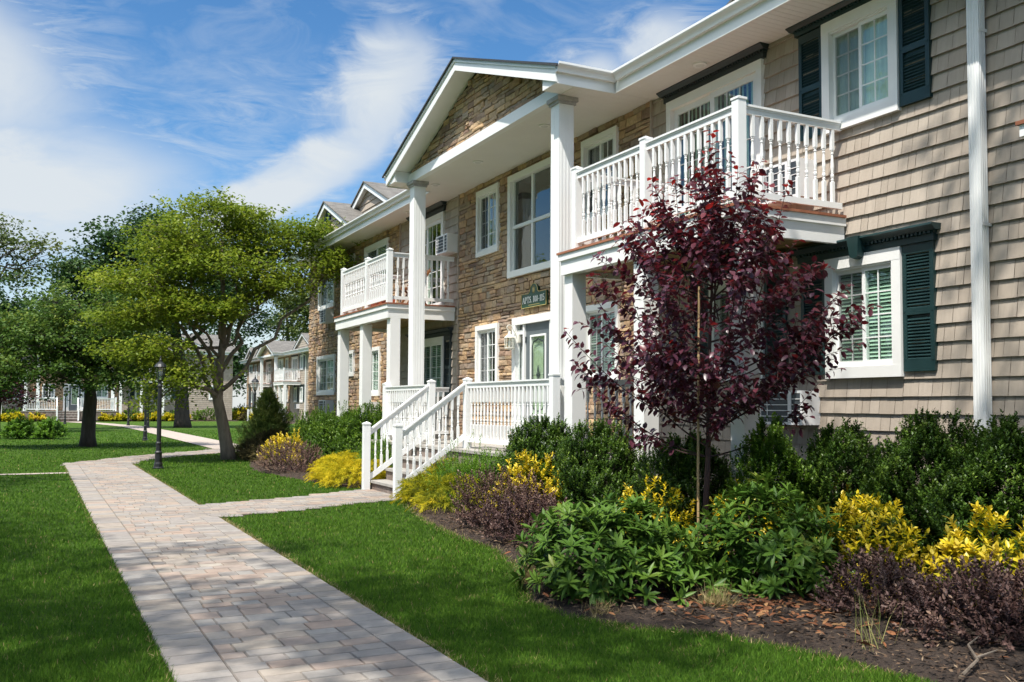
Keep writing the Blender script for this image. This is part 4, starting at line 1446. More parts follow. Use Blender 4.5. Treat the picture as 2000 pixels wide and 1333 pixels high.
def leaf_arrays(P, A, Nn, L, W, rnd, kind='oval', droop=.15, fold=.12):
    """P base, A axis, Nn normal (n,3); L, W (n,)"""
    n = len(P)
    A = unit(A)
    S = unit(np.cross(A, Nn))
    U = np.cross(S, A)
    L = np.broadcast_to(np.asarray(L, float), (n,))[:, None]
    W = np.broadcast_to(np.asarray(W, float), (n,))[:, None]
    if kind == 'blade':
        mid = P + A * L * .55 - U * L * droop * .3
        v = np.stack([P - S * W * .5, P + S * W * .5, mid + S * W * .38, mid - S * W * .38, P + A * L - U * L * droop], 1)
        tri = np.array([[0, 1, 2], [0, 2, 3], [3, 2, 4]])
        k = 5
    elif kind == 'diamond':
        v = np.stack([P, P + A * L * .45 + S * W * .5 + U * (W * fold - L * droop * .2), P + A * L - U * L * droop, P + A * L * .45 - S * W * .5 + U * (W * fold - L * droop * .2)], 1)
        tri = np.array([[0, 1, 2], [0, 2, 3]])
        k = 4
    else:
        d = lambda t: U * L * droop * t * t
        v = np.stack([P,
                      P + A * L * .28 + S * W * .42 + U * W * fold - d(.28), P + A * L * .28 - S * W * .42 + U * W * fold - d(.28),
                      P + A * L * .66 + S * W * .42 + U * W * fold - d(.66), P + A * L * .66 - S * W * .42 + U * W * fold - d(.66),
                      P + A * L - d(1.0), P + A * L * .45 - d(.45)], 1)
        tri = np.array([[0, 1, 6], [0, 6, 2], [1, 3, 6], [2, 6, 4], [6, 3, 5], [6, 5, 4]])
        k = 7
    V = v.reshape(-1, 3)
    T = (tri[None] + (np.arange(n) * k)[:, None, None]).reshape(-1, 3)
    R_ = np.repeat(rnd, k)
    return V, T, R_

class LeafBag:
    def __init__(self):
        self.V, self.T, self.R, self.n = [], [], [], 0
    def add(self, arr):
        V, T, R_ = arr
        self.V.append(V); self.T.append(T + self.n); self.R.append(R_)
        self.n += len(V)
    def build(self, name, mat, parent=None):
        return link_np(name, np.concatenate(self.V), np.concatenate(self.T), np.clip(np.concatenate(self.R), 0, 1), mat, parent)

def sprigs(bag, S, Ax, ln, k, L, W, rnd, r, kind='oval', spread=.9, droop=.15, tipgain=0.0, jit=.15, arch=0.0):
    """k leaves round each twig of length ln that starts at S along Ax"""
    n = len(S)
    Ax = unit(Ax)
    ref = np.where(np.abs(Ax[:, 2:3]) < .9, np.array([[0, 0, 1.0]]), np.array([[1.0, 0, 0]]))
    B1 = unit(np.cross(Ax, ref)); B2 = np.cross(Ax, B1)
    i = (np.arange(k) + .5) / k
    ph = r.uniform(0, 6.28, (n, 1)) + np.arange(k)[None] * 2.4
    ln = np.broadcast_to(np.asarray(ln, float), (n,))
    Pp = S[:, None] + Ax[:, None] * (ln[:, None] * i[None])[..., None]
    if arch:
        Pp[..., 2] -= arch * (i[None] ** 2) * ln[:, None]
    rad = np.cos(ph)[..., None] * B1[:, None] + np.sin(ph)[..., None] * B2[:, None]
    sp = spread * (1 - .55 * i)[None, :, None]
    A = Ax[:, None] * (1 - sp * .75) + rad * sp + r.normal(0, jit, (n, k, 3))
    if arch:
        A[..., 2] -= arch * i[None] * 1.2
    Nn = Ax[:, None] * .8 - rad * .35 + np.array([0, 0, .6]) + r.normal(0, jit, (n, k, 3))
    Ls = np.asarray(L) * r.uniform(.7, 1.15, (n, k))
    Ws = np.asarray(W) * r.uniform(.8, 1.15, (n, k))
    rv = rnd[:, None] + tipgain * (i[None] - .5) + r.normal(0, .08, (n, k))
    bag.add(leaf_arrays(Pp.reshape(-1, 3), A.reshape(-1, 3), Nn.reshape(-1, 3), Ls.ravel(), Ws.ravel(), rv.ravel(), kind, droop))

r0 = np.random.default_rng(21)
# mulch chips and fallen leaves
bag = LeafBag()
for poly, n in ((BED_R, 42000), (BED_L, 12000)):
    x, y = scatter_in(poly, n, r0)
    m_ = len(x)
    a = r0.uniform(0, 6.28, m_)
    bag.add(leaf_arrays(np.stack([x, y, np.full(m_, .07) + r0.uniform(-.01, .012, m_)], 1), np.stack([np.cos(a), np.sin(a), r0.normal(0, .25, m_)], 1), np.stack([r0.normal(0, .5, m_), r0.normal(0, .5, m_), np.ones(m_)], 1),
                        r0.uniform(.02, .075, m_), r0.uniform(.006, .018, m_), r0.random(m_), 'diamond', 0))
tag(bag.build('mulch_chips', M['chips']), kind='stuff')
bag = LeafBag()
for (cx, cy, s, n) in ((5.1, 5.7, .5, 320), (4.6, 5.5, .4, 120), (3.95, 6.2, .35, 40), (5.4, 4.9, .6, 200), (5.0, 8.6, .5, 50)):
    x = r0.normal(cx, s, n); y = r0.normal(cy, s, n)
    k = in_poly(x, y, BED_R); x, y = x[k], y[k]; m_ = len(x)
    a = r0.uniform(0, 6.28, m_)
    bag.add(leaf_arrays(np.stack([x, y, np.full(m_, .075) + r0.uniform(0, .012, m_)], 1), np.stack([np.cos(a), np.sin(a), r0.normal(.1, .25, m_)], 1), np.stack([r0.normal(0, .5, m_), r0.normal(0, .5, m_), np.ones(m_)], 1),
                        r0.uniform(.05, .10, m_), r0.uniform(.02, .035, m_), r0.random(m_), 'oval', .2))
tag(bag.build('fallen_leaves', M['litter']), kind='stuff')

# ------------------------------------------------------------------ lawn grass
M['grass'] = leaf_mat('grass_blade', [(0, (.034, .092, .011)), (.45, (.082, .178, .016)), (.8, (.130, .235, .024)), (.93, (.18, .27, .04)), (1, (.34, .27, .12))], .65, .35, spec=.12)
M['drygrass'] = leaf_mat('dry_grass', [(0, (.10, .12, .03)), (.4, (.30, .24, .10)), (1, (.48, .38, .20))], .7, .25, spec=.2)
def grass():
    r = np.random.default_rng(5)
    bag = LeafBag()
    views = [((0, 0), 1.0), ((-1.2, .6), .25), ((1.2, -.6), .25)]
    for (ox, oy), frac in views[:1]:
        N_ = 760000
        # constant density on screen: distance ~ 1/d, angle uniform
        d0, d1 = 3.6, 60.0
        u = r.random(N_)
        dist = np.where(r.random(N_) < .5, d0 * (d1 / d0) ** u, 1 / (1 / d0 + u * (1 / 32. - 1 / d0)))
        ang = np.radians(r.uniform(-7, 64, N_))
        x = ox + dist * np.sin(ang); y = oy + dist * np.cos(ang)
        ok = (x < 8.1) | (y > 33)
        for p in ALL_PAVED:
            q = in_poly(x, y, p)
            ok &= ~q
        for p in ALL_BEDS:
            ok &= ~in_poly(x, y, p)
        x, y, dist = x[ok], y[ok], dist[ok]
        n = len(x)
        # patchy growth
        patch = np.sin(x * 1.7 + 1.3 * np.sin(y * .9)) * np.cos(y * 1.3 + .7 * np.sin(x * 2.1)) * .5 + .5
        h = r.uniform(.028, .052, n) * (.85 + .3 * patch)
        edge = (x < .80) & (x > .60) & (y < 26)
        h[edge] *= 1.35
        w = .0035 * np.clip(dist / 5.0, 1, 9) * r.uniform(.8, 1.3, n)
        h *= np.clip(1 + (dist - 14) * .006, 1, 1.4)
        lean = r.normal(0, .42, (n, 2))
        lean[edge, 0] += .35
        A = np.stack([lean[:, 0], lean[:, 1], np.ones(n)], 1)
        az = r.uniform(0, 6.28, n)
        Nn = np.stack([np.cos(az), np.sin(az), np.zeros(n)], 1)
        rv = np.clip(r.normal(.42, .2, n) + .18 * (patch - .5), 0, .93)
        rv[r.random(n) < .012] = 1.0
        thin = (np.sin(x * 5.3 + 2 * np.sin(y * 3.1)) * np.sin(y * 4.7 + x) > .80)
        rv[thin] = np.clip(rv[thin] + .25, 0, 1)
        h[thin] *= .75
        bag.add(leaf_arrays(np.stack([x, y, np.full(n, -.004)], 1), A, Nn, h, w, rv, 'blade', .12))
    tag(bag.build('grass', M['grass']), kind='stuff')
    # dry fringe where the mower meets the pavers and the bed
    bag = LeafBag()
    segs = [((2.325, 3.0), (2.325, 13.3), 2600, .02), ((2.32, 15.2), (2.32, 26), 1200, .02), ((.72, 3), (.72, 26), 900, .015)]
    P = BED_R[:15]
    for a, b in zip(P[:-1], P[1:]):
        segs.append((a, b, int(260 * math.hypot(a[0] - b[0], a[1] - b[1])), .05))
    for a, b, n, s in segs:
        t = r.random(n)
        x = a[0] + (b[0] - a[0]) * t + r.normal(0, s, n); y = a[1] + (b[1] - a[1]) * t + r.normal(0, s, n)
        A = np.stack([r.normal(0, .8, n), r.normal(0, .8, n), np.full(n, .7)], 1)
        az = r.uniform(0, 6.28, n)
        bag.add(leaf_arrays(np.stack([x, y, np.full(n, .0)], 1), A, np.stack([np.cos(az), np.sin(az), np.zeros(n)], 1), r.uniform(.02, .06, n), np.full(n, .006), r.uniform(.1, .9, n), 'blade', .2))
    tag(bag.build('dry_grass_fringe', M['drygrass']), kind='stuff')
grass()
# ------------------------------------------------------------------ shrubs and bedding plants
M['holly'] = leaf_mat('holly_leaf', [(0, (.018, .044, .007)), (.5, (.050, .105, .014)), (.8, (.092, .165, .020)), (1, (.16, .24, .035))], .38, .25, spec=.3)
M['box'] = leaf_mat('boxwood_leaf', [(0, (0.033, 0.074, 0.009)), (.5, (0.077, 0.156, 0.015)), (.85, (0.138, 0.234, 0.024)), (1, (0.225, 0.312, 0.039))], .4, .3, spec=.3)
M['rhodo'] = leaf_mat('rhododendron_leaf', [(0, (.026, .066, .010)), (.4, (.060, .130, .017)), (.8, (.105, .185, .024)), (1, (.19, .22, .04))], .42, .22, spec=.22)
M['purple'] = leaf_mat('purple_leaf', [(0, (0.031, 0.014, 0.014)), (.4, (0.073, 0.039, 0.035)), (.75, (0.147, 0.088, 0.073)), (1, (0.271, 0.177, 0.124))], .5, .2, spec=.25)
M['euony'] = leaf_mat('golden_leaf', [(0, (.035, .075, .012)), (.34, (.09, .16, .015)), (.46, (.48, .42, .012)), (.75, (.72, .54, .018)), (1, (.80, .64, .08))], .38, .30, spec=.4)
M['mop'] = leaf_mat('golden_thread', [(0, (.08, .11, .010)), (.4, (.23, .25, .012)), (.75, (.55, .48, .018)), (1, (.72, .58, .03))], .6, .30, spec=.2)
M['lime'] = leaf_mat('lime_leaf', [(0, (.04, .10, .010)), (.5, (.10, .22, .016)), (1, (.22, .36, .03))], .45, .35, spec=.35)
M['needle'] = leaf_mat('conifer_needle', [(0, (0.060, 0.109, 0.023)), (.5, (0.135, 0.203, 0.036)), (1, (0.255, 0.294, 0.065))], .6, .2, spec=.25)
M['juniper'] = leaf_mat('juniper_needle', [(0, (.030, .030, .012)), (.5, (.060, .055, .020)), (1, (.13, .10, .035))], .7, .2, spec=.2)
M['plum'] = leaf_mat('plum_leaf', [(0, (.036, .014, .027)), (.4, (.075, .025, .044)), (.75, (.115, .030, .044)), (.9, (.19, .030, .032)), (1, (.34, .034, .026))], .34, .32, tcol=(1.8, .6, .5), spec=.5)
M['weed'] = leaf_mat('weed_stem', [(0, (.08, .12, .025)), (.5, (.22, .24, .07)), (1, (.36, .33, .13))], .6, .3, spec=.2)

def stems(mb_pts, base, tips, r, rad=.009):
    mb = MB()
    b = np.array(base)
    for t in tips:
        s = b + np.array([r.normal(0, .05), r.normal(0, .05), 0])
        mid = s * .5 + t * .5 + np.array([r.normal(0, .03), r.normal(0, .03), -.03])
        mb.tube([s, mid, t], [rad, rad * .8, rad * .4], 5)
    return mb

def shrub(name, label, cat, base, rx, ry, h, mat, n, k, L, W, ln, group=None, shape='dome', kind='oval', spread=.9, droop=.15, mean=.5, outer=.35, tipgain=.3, spires=0, seed=1, up=.7, low=.08, arch=0.0, bark='twig', twig=.009):
    r = np.random.default_rng(seed)
    root = thing(name, label, cat, base, group)
    b = np.array(base, float)
    # lumpy dome: lobes pushed out here and there
    lob = unit(r.normal(0, 1, (9, 3)) * [1, 1, .7] + [0, 0, .35])
    amp = r.uniform(.06, .26, 9)
    d = unit(r.normal(0, 1, (n, 3)))
    d[:, 2] = np.abs(d[:, 2]) * 1.0 - .12 * (r.random(n) < .35)
    d = unit(d)
    bulge = (amp[None] * np.clip((d @ lob.T - .72) / .28, 0, 1)).sum(1)
    u = r.uniform(.35, 1.0, n) ** .55
    rr_ = u * (.86 + bulge)
    if shape == 'cone':
        t = r.random(n) ** 1.5
        az = r.uniform(0, 6.28, n)
        lump = 1 + .24 * np.sin(az * 3 + t * 14) + .18 * np.sin(az * 5 - t * 23)
        rad = (1 - t) ** .8 * lump * np.sqrt(r.uniform(.25, 1, n))
        off = np.stack([np.cos(az) * rad * rx, np.sin(az) * rad * ry, low + t * (h - low)], 1)
        d = unit(np.stack([np.cos(az), np.sin(az), np.full(n, .5)], 1))
        u = np.sqrt(np.clip(rad / ((1 - t) ** .8 + .02), 0, 1))
    elif shape == 'column':
        t = r.random(n)
        az = r.uniform(0, 6.28, n)
        lump = 1 + .22 * np.sin(az * 2 + 1.7 * seed + t * 5) + .12 * np.sin(az * 5 + t * 13)
        prof = np.clip(1.08 - .55 * np.abs(t - .45) ** 1.6 * 2.2 - .5 * np.clip(t - .8, 0, 1) * 3, .12, 1.2)
        sq = np.sqrt(r.uniform(.2, 1, n))
        rad = prof * lump * sq
        top = h * (1 + .12 * np.sin(az * 3 + seed) * (t > .6))
        off = np.stack([np.cos(az) * rad * rx, np.sin(az) * rad * ry, low + t * (top - low)], 1)
        d = unit(np.stack([np.cos(az) * (1 - t * .5), np.sin(az) * (1 - t * .5), .25 + t], 1))
        u = sq
    else:
        off = d * rr_[:, None] * np.array([rx, ry, h * .92])
        off[:, 2] = np.maximum(off[:, 2] + low, low * .6)
    S = b + off
    Ax = d * .8 + np.array([0, 0, up]) + r.normal(0, .28, (n, 3))
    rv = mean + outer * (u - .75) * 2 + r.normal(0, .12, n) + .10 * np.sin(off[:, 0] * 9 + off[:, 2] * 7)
    bag = LeafBag()
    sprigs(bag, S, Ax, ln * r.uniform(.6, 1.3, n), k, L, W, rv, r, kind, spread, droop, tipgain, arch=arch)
    if spires:
        az = r.uniform(0, 6.28, spires); q = np.sqrt(r.random(spires)) * .75
        Sp = b + np.stack([np.cos(az) * q * rx, np.sin(az) * q * ry, h * (.98 - .35 * q ** 2) * np.ones(spires)], 1)
        sprigs(bag, Sp, np.stack([r.normal(0, .15, spires), r.normal(0, .15, spires), np.ones(spires)], 1), ln * r.uniform(1.4, 2.6, spires), int(k * 1.8), L * .9, W * .9, np.full(spires, mean + outer * .6), r, kind, spread, droop, tipgain)
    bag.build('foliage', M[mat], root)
    sel = r.choice(n, min(n, 26), replace=False)
    stems(None, base, S[sel], r, twig).build('stem', M[bark], root)
    return root

# clipped holly hedge plants along the wall
HG = 'dark green holly bushes along the wall'
hl = [(6.15, 11.15, .58, .50, 1.22, 'tall dark holly bush in front of the wide white column left of the plum', 'holly', 42, 1500),
      (6.30, 12.05, .34, .40, 1.0, 'holly bush in front of the landing railing, nearest to the stairs', 'holly', 41, 900),
      (6.20, 9.85, .50, .58, 1.20, 'dark holly bush between the wide white column and the plum trunk', 'holly', 43, 1300),
      (6.45, 8.45, .46, .52, 1.08, 'dark holly bush directly behind the plum trunk and bamboo stake', 'holly', 44, 1200),
      (6.45, 7.15, .30, .34, 1.30, 'bright green upright boxwood bush by the white column right of the plum', 'box', 45, 900),
      (6.95, 6.72, .44, .46, 1.26, 'dark holly bush below the lower air conditioner', 'holly', 46, 1300),
      (7.25, 5.90, .56, .52, 1.36, 'tall dark holly bush under the right shutter, left of the downspout', 'holly', 47, 1800),
      (7.20, 5.05, .56, .58, 1.34, 'tall dark holly bush right of the downspout foot', 'holly', 48, 1800)]
for (x, y, rx, ry, h, lb, mt_, sd, n) in hl:
    shrub('holly_bush' if mt_ == 'holly' else 'boxwood_bush', lb, 'bush', (x, y, .03), rx, ry, h * (.92 if y < 8 else .95), mt_, int(n * 2.4), 15, .034, .021, .11, HG if mt_ == 'holly' else None, 'column', 'diamond', .95, .05, .46, .30, .35, 12, sd, .9, .05)
# rhododendrons
def rhodo(label, base, rx, ry, h, n, sd):
    shrub('rhododendron', label, 'bush', base, rx, ry, h, 'rhodo', n, 11, .125, .036, .035, 'rhododendrons in the front of the bed', 'dome', 'oval', 1.05, .22, .5, .22, .1, 0, sd, .55, .10, twig=.008)
rhodo('large rhododendron with long glossy leaves, left of the bamboo stake', (4.30, 6.62, .03), .72, .74, .82, 380, 51)
rhodo('smaller rhododendron with long glossy leaves, right of the bamboo stake', (5.52, 6.22, .03), .62, .68, .72, 300, 52)
# golden euonymus
EG = 'golden euonymus shrubs in the bed'
def euonymus(label, base, rx, ry, h, n, sd, L=.055, mean=.5):
    shrub('golden_euonymus', label, 'bush', base, rx, ry, h, 'euony', n, 13, L, L * .48, .13, EG, 'dome', 'oval', .95, .12, mean - .09, .46, .55, 0, sd, .7, .05)
euonymus('bright golden euonymus right of the smaller rhododendron', (6.22, 5.72, .05), .42, .42, .74, 330, 61, .058, .47)
euonymus('bright golden euonymus cut off by the right edge of the photo', (6.35, 4.75, .05), .36, .36, .66, 210, 62, .066, .56)
euonymus('golden euonymus half hidden between the large rhododendron and the bamboo stake', (5.45, 7.75, .05), .42, .42, .62, 300, 63, .05, .50)
euonymus('small golden euonymus sprig in front of the dark holly near the downspout', (6.9, 6.75, .05), .26, .26, .85, 170, 64, .05, .55)
euonymus('golden euonymus above the purple bush near the stairs', (5.65, 10.5, .05), .52, .42, .76, 460, 65, .05, .62)
euonymus('golden euonymus peeping over the smaller rhododendron', (6.15, 7.2, .05), .30, .36, .66, 190, 66, .05, .50)
# purple bushes
PG = 'low purple leaved bushes'
def loropetalum(label, base, rx, ry, h, n, sd, mean=.45):
    shrub('purple_bush', label, 'bush', base, rx, ry, h, 'purple', n, 14, .036, .020, .15, PG, 'dome', 'oval', .8, .1, mean, .35, .2, 0, sd, .7, .04)
loropetalum('rounded purple bush below the golden euonymus near the stairs', (5.25, 10.5, .03), .55, .75, .58, 700, 71, .52)
loropetalum('purple bush left of the large rhododendron, touching it', (5.05, 9.35, .03), .50, .60, .52, 420, 72, .45)
loropetalum('spreading purple bush at the bottom right corner of the photo', (5.75, 4.15, .03), .60, .50, .46, 560, 73, .47)
loropetalum('small purple bush in front of the bright golden euonymus', (5.55, 4.95, .03), .36, .36, .30, 300, 74, .47)
loropetalum('sunlit rounded purple brown bush at the lawn edge left of the stairs', (5.35, 21.6, .03), .78, .85, .62, 620, 75, .66)
# gold thread cypress
MG = 'golden thread cypresses beside the stairs'
def mop(label, base, rx, ry, h, n, sd, mean):
    shrub('thread_cypress', label, 'bush', base, rx, ry, h, 'mop', n, 24, .075, .0065, .22, MG, 'dome', 'diamond', .55, .35, mean, .25, .25, 0, sd, .5, .05, .55)
mop('yellow green thread cypress at the foot of the right stair post', (5.75, 13.9, .03), .62, .60, .50, 420, 81, .42)
mop('yellow green thread cypress behind the purple bush', (5.70, 12.75, .03), .60, .62, .50, 420, 82, .38)
mop('bright yellow thread cypress at the foot of the left stair post', (5.55, 17.6, .03), .55, .70, .40, 480, 83, .78)
mop('bright yellow thread cypress left of the stairs below the boxwood', (5.75, 18.9, .03), .75, .80, .52, 640, 84, .74)
shrub('spiraea_bush', 'fresh lime green spiraea beside the right stair rail', 'bush', (6.0, 12.95, .03), .55, .80, .82, 'lime', 1500, 16, .036, .013, .16, None, 'dome', 'diamond', .6, .1, .5, .3, .3, 10, 85, 1.2, .05)
shrub('spiraea_bush', 'fresh lime green spiraea beside the left stair rail', 'bush', (6.1, 18.0, .03), .35, .7, .85, 'lime', 900, 16, .036, .013, .16, None, 'dome', 'diamond', .6, .1, .5, .3, .3, 8, 86, 1.2, .05)
shrub('boxwood_bush', 'large sunlit boxwood under the sunlit balcony', 'bush', (6.75, 22.6, .03), .85, 1.3, 1.42, 'box', 4400, 16, .050, .030, .14, 'sunlit boxwoods left of the stairs', 'dome', 'diamond', .95, .05, .40, .26, .4, 26, 87, .9, .05)
shrub('boxwood_bush', 'sunlit boxwood between the big boxwood and the stairs', 'bush', (6.75, 20.4, .03), .75, 1.05, 1.30, 'box', 3500, 16, .050, .030, .14, 'sunlit boxwoods left of the stairs', 'dome', 'diamond', .95, .05, .40, .26, .4, 20, 88, .9, .05)
shrub('boxwood_bush', 'sunlit boxwood behind the yellow blooming plant', 'bush', (6.9, 25.4, .03), .85, 1.2, 1.22, 'box', 2800, 16, .050, .030, .14, 'sunlit boxwoods left of the stairs', 'dome', 'diamond', .95, .05, .40, .26, .4, 16, 89, .9, .05)
shrub('dwarf_conifer', 'cone shaped dwarf conifer beside the lamp post at the far end of the bed', 'conifer', (6.55, 29.8, .03), .90, .90, 1.85, 'needle', 2600, 20, .065, .018, .18, None, 'cone', 'diamond', .8, .1, .52, .3, .4, 0, 90, .6, .05)
shrub('juniper_bush', 'low brownish green juniper behind the rounded purple brown bush', 'bush', (5.9, 27.0, .03), .75, 1.3, .55, 'juniper', 1200, 20, .07, .016, .2, None, 'dome', 'diamond', .7, .2, .5, .3, .3, 0, 91, .3, .05, .3)
shrub('golden_euonymus', 'bright yellow euonymus in the bed left of the stairs with one tall spike', 'bush', (5.75, 23.7, .03), .55, .62, .66, 'euony', 380, 13, .062, .034, .15, EG, 'dome', 'oval', .85, .1, .52, .40, .5, 3, 92, .9, .05)
shrub('golden_euonymus', 'small tan yellow euonymus between the conifer and the boxwoods', 'bush', (7.0, 27.6, .03), .4, .45, .75, 'mop', 240, 16, .06, .012, .15, EG, 'dome', 'diamond', .7, .1, .55, .3, .3, 0, 93, .9, .05)

# dry grass tufts and a weed at the lawn edge
def tuft(label, x, y, n, h, sd, mat='drygrass', cat='grass tuft', nm='grass_tuft', spread=.55):
    r = np.random.default_rng(sd)
    root = thing(nm, label, cat, (x, y, .01))
    P = np.stack([r.normal(x, .05, n), r.normal(y, .05, n), np.full(n, .01)], 1)
    A = np.stack([r.normal(0, spread, n), r.normal(0, spread, n), np.ones(n)], 1)
    az = r.uniform(0, 6.28, n)
    bag = LeafBag()
    bag.add(leaf_arrays(P, A, np.stack([np.cos(az), np.sin(az), np.zeros(n)], 1), h * r.uniform(.5, 1.2, n), np.full(n, .0042), r.random(n), 'blade', .3))
    bag.build('blades', M[mat], root)
tuft('dry straw coloured grass tuft left of the large rhododendron', 3.93, 7.35, 330, .24, 1)
tuft('dry grass tuft between the two rhododendrons', 4.62, 5.72, 300, .22, 2)
tuft('dry grass tuft in front of the large rhododendron', 3.78, 6.0, 140, .12, 3)
tuft('thin upright green weed stalks at the bed edge by the bottom right purple bush', 4.78, 4.35, 34, .38, 4, 'weed', 'weed', 'weed_stalks', .22)
st_ = MB()
st_.tube([(4.62, 3.62, .06), (4.9, 3.72, .10), (5.12, 3.95, .11), (5.28, 3.97, .16)], [.010, .009, .007, .003], 6)
st_.tube([(4.95, 3.76, .1), (5.1, 3.74, .13)], [.007, .003], 5)
tag(st_.build('fallen_branch', M['bark']), 'bare fallen branch lying on the mulch at the bottom right', 'branch')

# ------------------------------------------------------------------ purple-leaf plum
def plum_tree():
    r = np.random.default_rng(77)
    bx, by = 6.03, 7.6
    root = thing('plum_tree', 'young purple leaved plum tree tied to a bamboo stake in front of the house', 'tree', (bx, by, 0.05))
    tr = MB()
    trunk = [(bx, by, .02), (bx - .01, by + .01, .5), (bx + .015, by, .95), (bx + .02, by - .01, 1.3), (bx + .03, by, 1.8), (bx + .05, by - .01, 2.4), (bx + .07, by - .03, 3.0)]
    tr.tube(trunk, [.034, .030, .028, .026, .021, .015, .010], 8)
    T = np.array(trunk)
    def trunk_at(z):
        return np.array([np.interp(z, T[:, 2], T[:, 0]), np.interp(z, T[:, 2], T[:, 1]), z])
    zs_ = [1.3, 1.65, 2.0, 2.3, 2.7, 3.1, 3.5, 3.9, 4.3]
    rs_ = [.36, .62, .98, 1.26, 1.24, 1.05, .84, .55, .1]
    shoots = []
    def shoot(p, q, rad, sag=.0, lv=2):
        p, q = np.array(p), np.array(q)
        L_ = np.linalg.norm(q - p)
        n = max(4, int(L_ / .12))
        t = np.linspace(0, 1, n)[:, None]
        c = p + (q - p) * t
        side = np.cross(q - p, [0, 0, 1]); side = side / (np.linalg.norm(side) + 1e-6)
        c = c + side * (np.sin(t * 3.1) * r.normal(0, .05) * L_) - np.array([0, 0, 1]) * np.sin(t * math.pi) * sag * L_ + np.array([0, 0, 1]) * (t ** 2 - t) * .12 * L_
        tr.tube(c.tolist(), list(np.linspace(rad, rad * .3, n)), 5)
        shoots.append(c)
        return c
    nb = 46
    for i in range(nb):
        az = i * 2.4 + r.normal(0, .2)
        ze = 1.62 + 2.30 * ((i + .5) / nb) ** .9
        R_ = np.interp(ze, zs_, rs_) * r.uniform(.82, 1.08)
        zb = np.clip(ze - R_ * r.uniform(.45, .85), 1.02, 2.95)
        p = trunk_at(zb)
        c = np.array([bx + .04, by])
        q = np.array([c[0] + R_ * math.cos(az), c[1] + R_ * math.sin(az), ze])
        q[0] = min(q[0], 7.75)
        m_ = shoot(p, q, .011, .05)
        for k in range(7):
            f = r.uniform(.22, .97)
            s = m_[int(f * (len(m_) - 1))]
            dirv = unit((q - p)) * .5 + np.array([r.normal(0, .55), r.normal(0, .55), r.uniform(.0, .9)])
            shoot(s, s + unit(dirv) * r.uniform(.22, .52), .005, .0)
    # leading spires above, long side shoots
    for (dx, dy, z0, z1) in ((.06, -.03, 2.9, 4.36), (.2, .1, 2.9, 4.02), (-.3, .1, 2.7, 3.85), (-.62, .0, 2.5, 3.45), (-.95, .1, 2.2, 3.35), (.5, -.3, 2.7, 3.6), (.72, -.42, 2.5, 3.85), (.1, .4, 2.6, 3.9), (-.1, -.4, 2.6, 3.8), (.3, -.15, 2.8, 3.98)):
        p = trunk_at(2.3) + np.array([dx * .5, dy * .5, 0.1])
        m_ = shoot(p, (bx + dx, by + dy, z1), .008)
        for k in range(4):
            s = m_[int(r.uniform(.5, .95) * (len(m_) - 1))]
            shoot(s, s + np.array([r.normal(0, .12), r.normal(0, .12), r.uniform(.08, .26)]), .004)
    for (dx, dy, z0, z1) in ((1.42, -.72, 2.0, 2.62), (1.25, -.62, 1.9, 2.42), (1.28, -.66, 2.3, 2.80), (-1.28, .64, 1.9, 2.32), (-1.18, .6, 1.6, 2.0), (1.0, -.5, 1.3, 1.78), (-.9, .35, 1.15, 1.58), (-1.15, .4, 2.1, 2.75)):
        m_ = shoot(trunk_at(max(1.05, z0 - .55)), (bx + dx, by + dy, z1), .009, .08)
        for k in range(5):
            s = m_[int(r.uniform(.45, .98) * (len(m_) - 1))]
            shoot(s, s + np.array([dx * .2 + r.normal(0, .12), dy * .2 + r.normal(0, .12), r.uniform(-.05, .22)]), .004)
    tr.build('trunk', M['twig'], root)
    bag = LeafBag()
    P, A, Nn, Rv = [], [], [], []
    for c in shoots:
        L_ = np.linalg.norm(c[-1] - c[0])
        f0 = .12 if L_ < .8 else .35
        n = max(3, int(L_ / .029))
        t = np.linspace(f0, 1, n) * (len(c) - 1)
        i = np.minimum(t.astype(int), len(c) - 2)
        p = c[i] + (c[i + 1] - c[i]) * (t - i)[:, None]
        d = unit(c[i + 1] - c[i])
        ph = np.arange(n) * 2.4 + r.uniform(0, 6)
        ref = np.array([.3, .2, 1.0])
        b1 = unit(np.cross(d, ref)); b2 = np.cross(d, b1)
        rad = np.cos(ph)[:, None] * b1 + np.sin(ph)[:, None] * b2
        a = d * .45 + rad * .85 + np.array([0, 0, -.28]) + r.normal(0, .2, (n, 3))
        P.append(p + rad * .008); A.append(a)
        Nn.append(np.array([0, 0, 1.0]) + rad * -.2 + r.normal(0, .35, (n, 3)))
        tip = np.linspace(0, 1, n)
        Rv.append(np.clip(r.normal(.38, .14, n) + .45 * np.clip((p[:, 2] - 2.9) / 1.2, 0, 1) * tip + .22 * (tip > .85), 0, 1))
    P, A, Nn, Rv = map(np.concatenate, (P, A, Nn, Rv))
    n = len(P)
    bag.add(leaf_arrays(P, A, Nn, r.uniform(.06, .105, n), r.uniform(.04, .066, n), Rv, 'oval', .25, .10))
    bag.build('crown', M['plum'], root)
    return n
plum_tree()
sk_ = MB()
sk_.tube([(5.86, 7.52, 0), (5.865, 7.525, .9), (5.885, 7.535, 1.9), (5.90, 7.54, 2.75)], [.013, .0125, .012, .011], 8)
for zz in (.32, .66, 1.0, 1.35, 1.7, 2.05, 2.4):
    sk_.lathe([(.013, -.008), (.0155, 0), (.013, .008)], (5.862 + .012 * zz, 7.522 + .007 * zz, zz), 8)
tag(sk_.build('bamboo_stake', M['bamboo']), 'thin upright bamboo stake beside the plum trunk', 'stake')

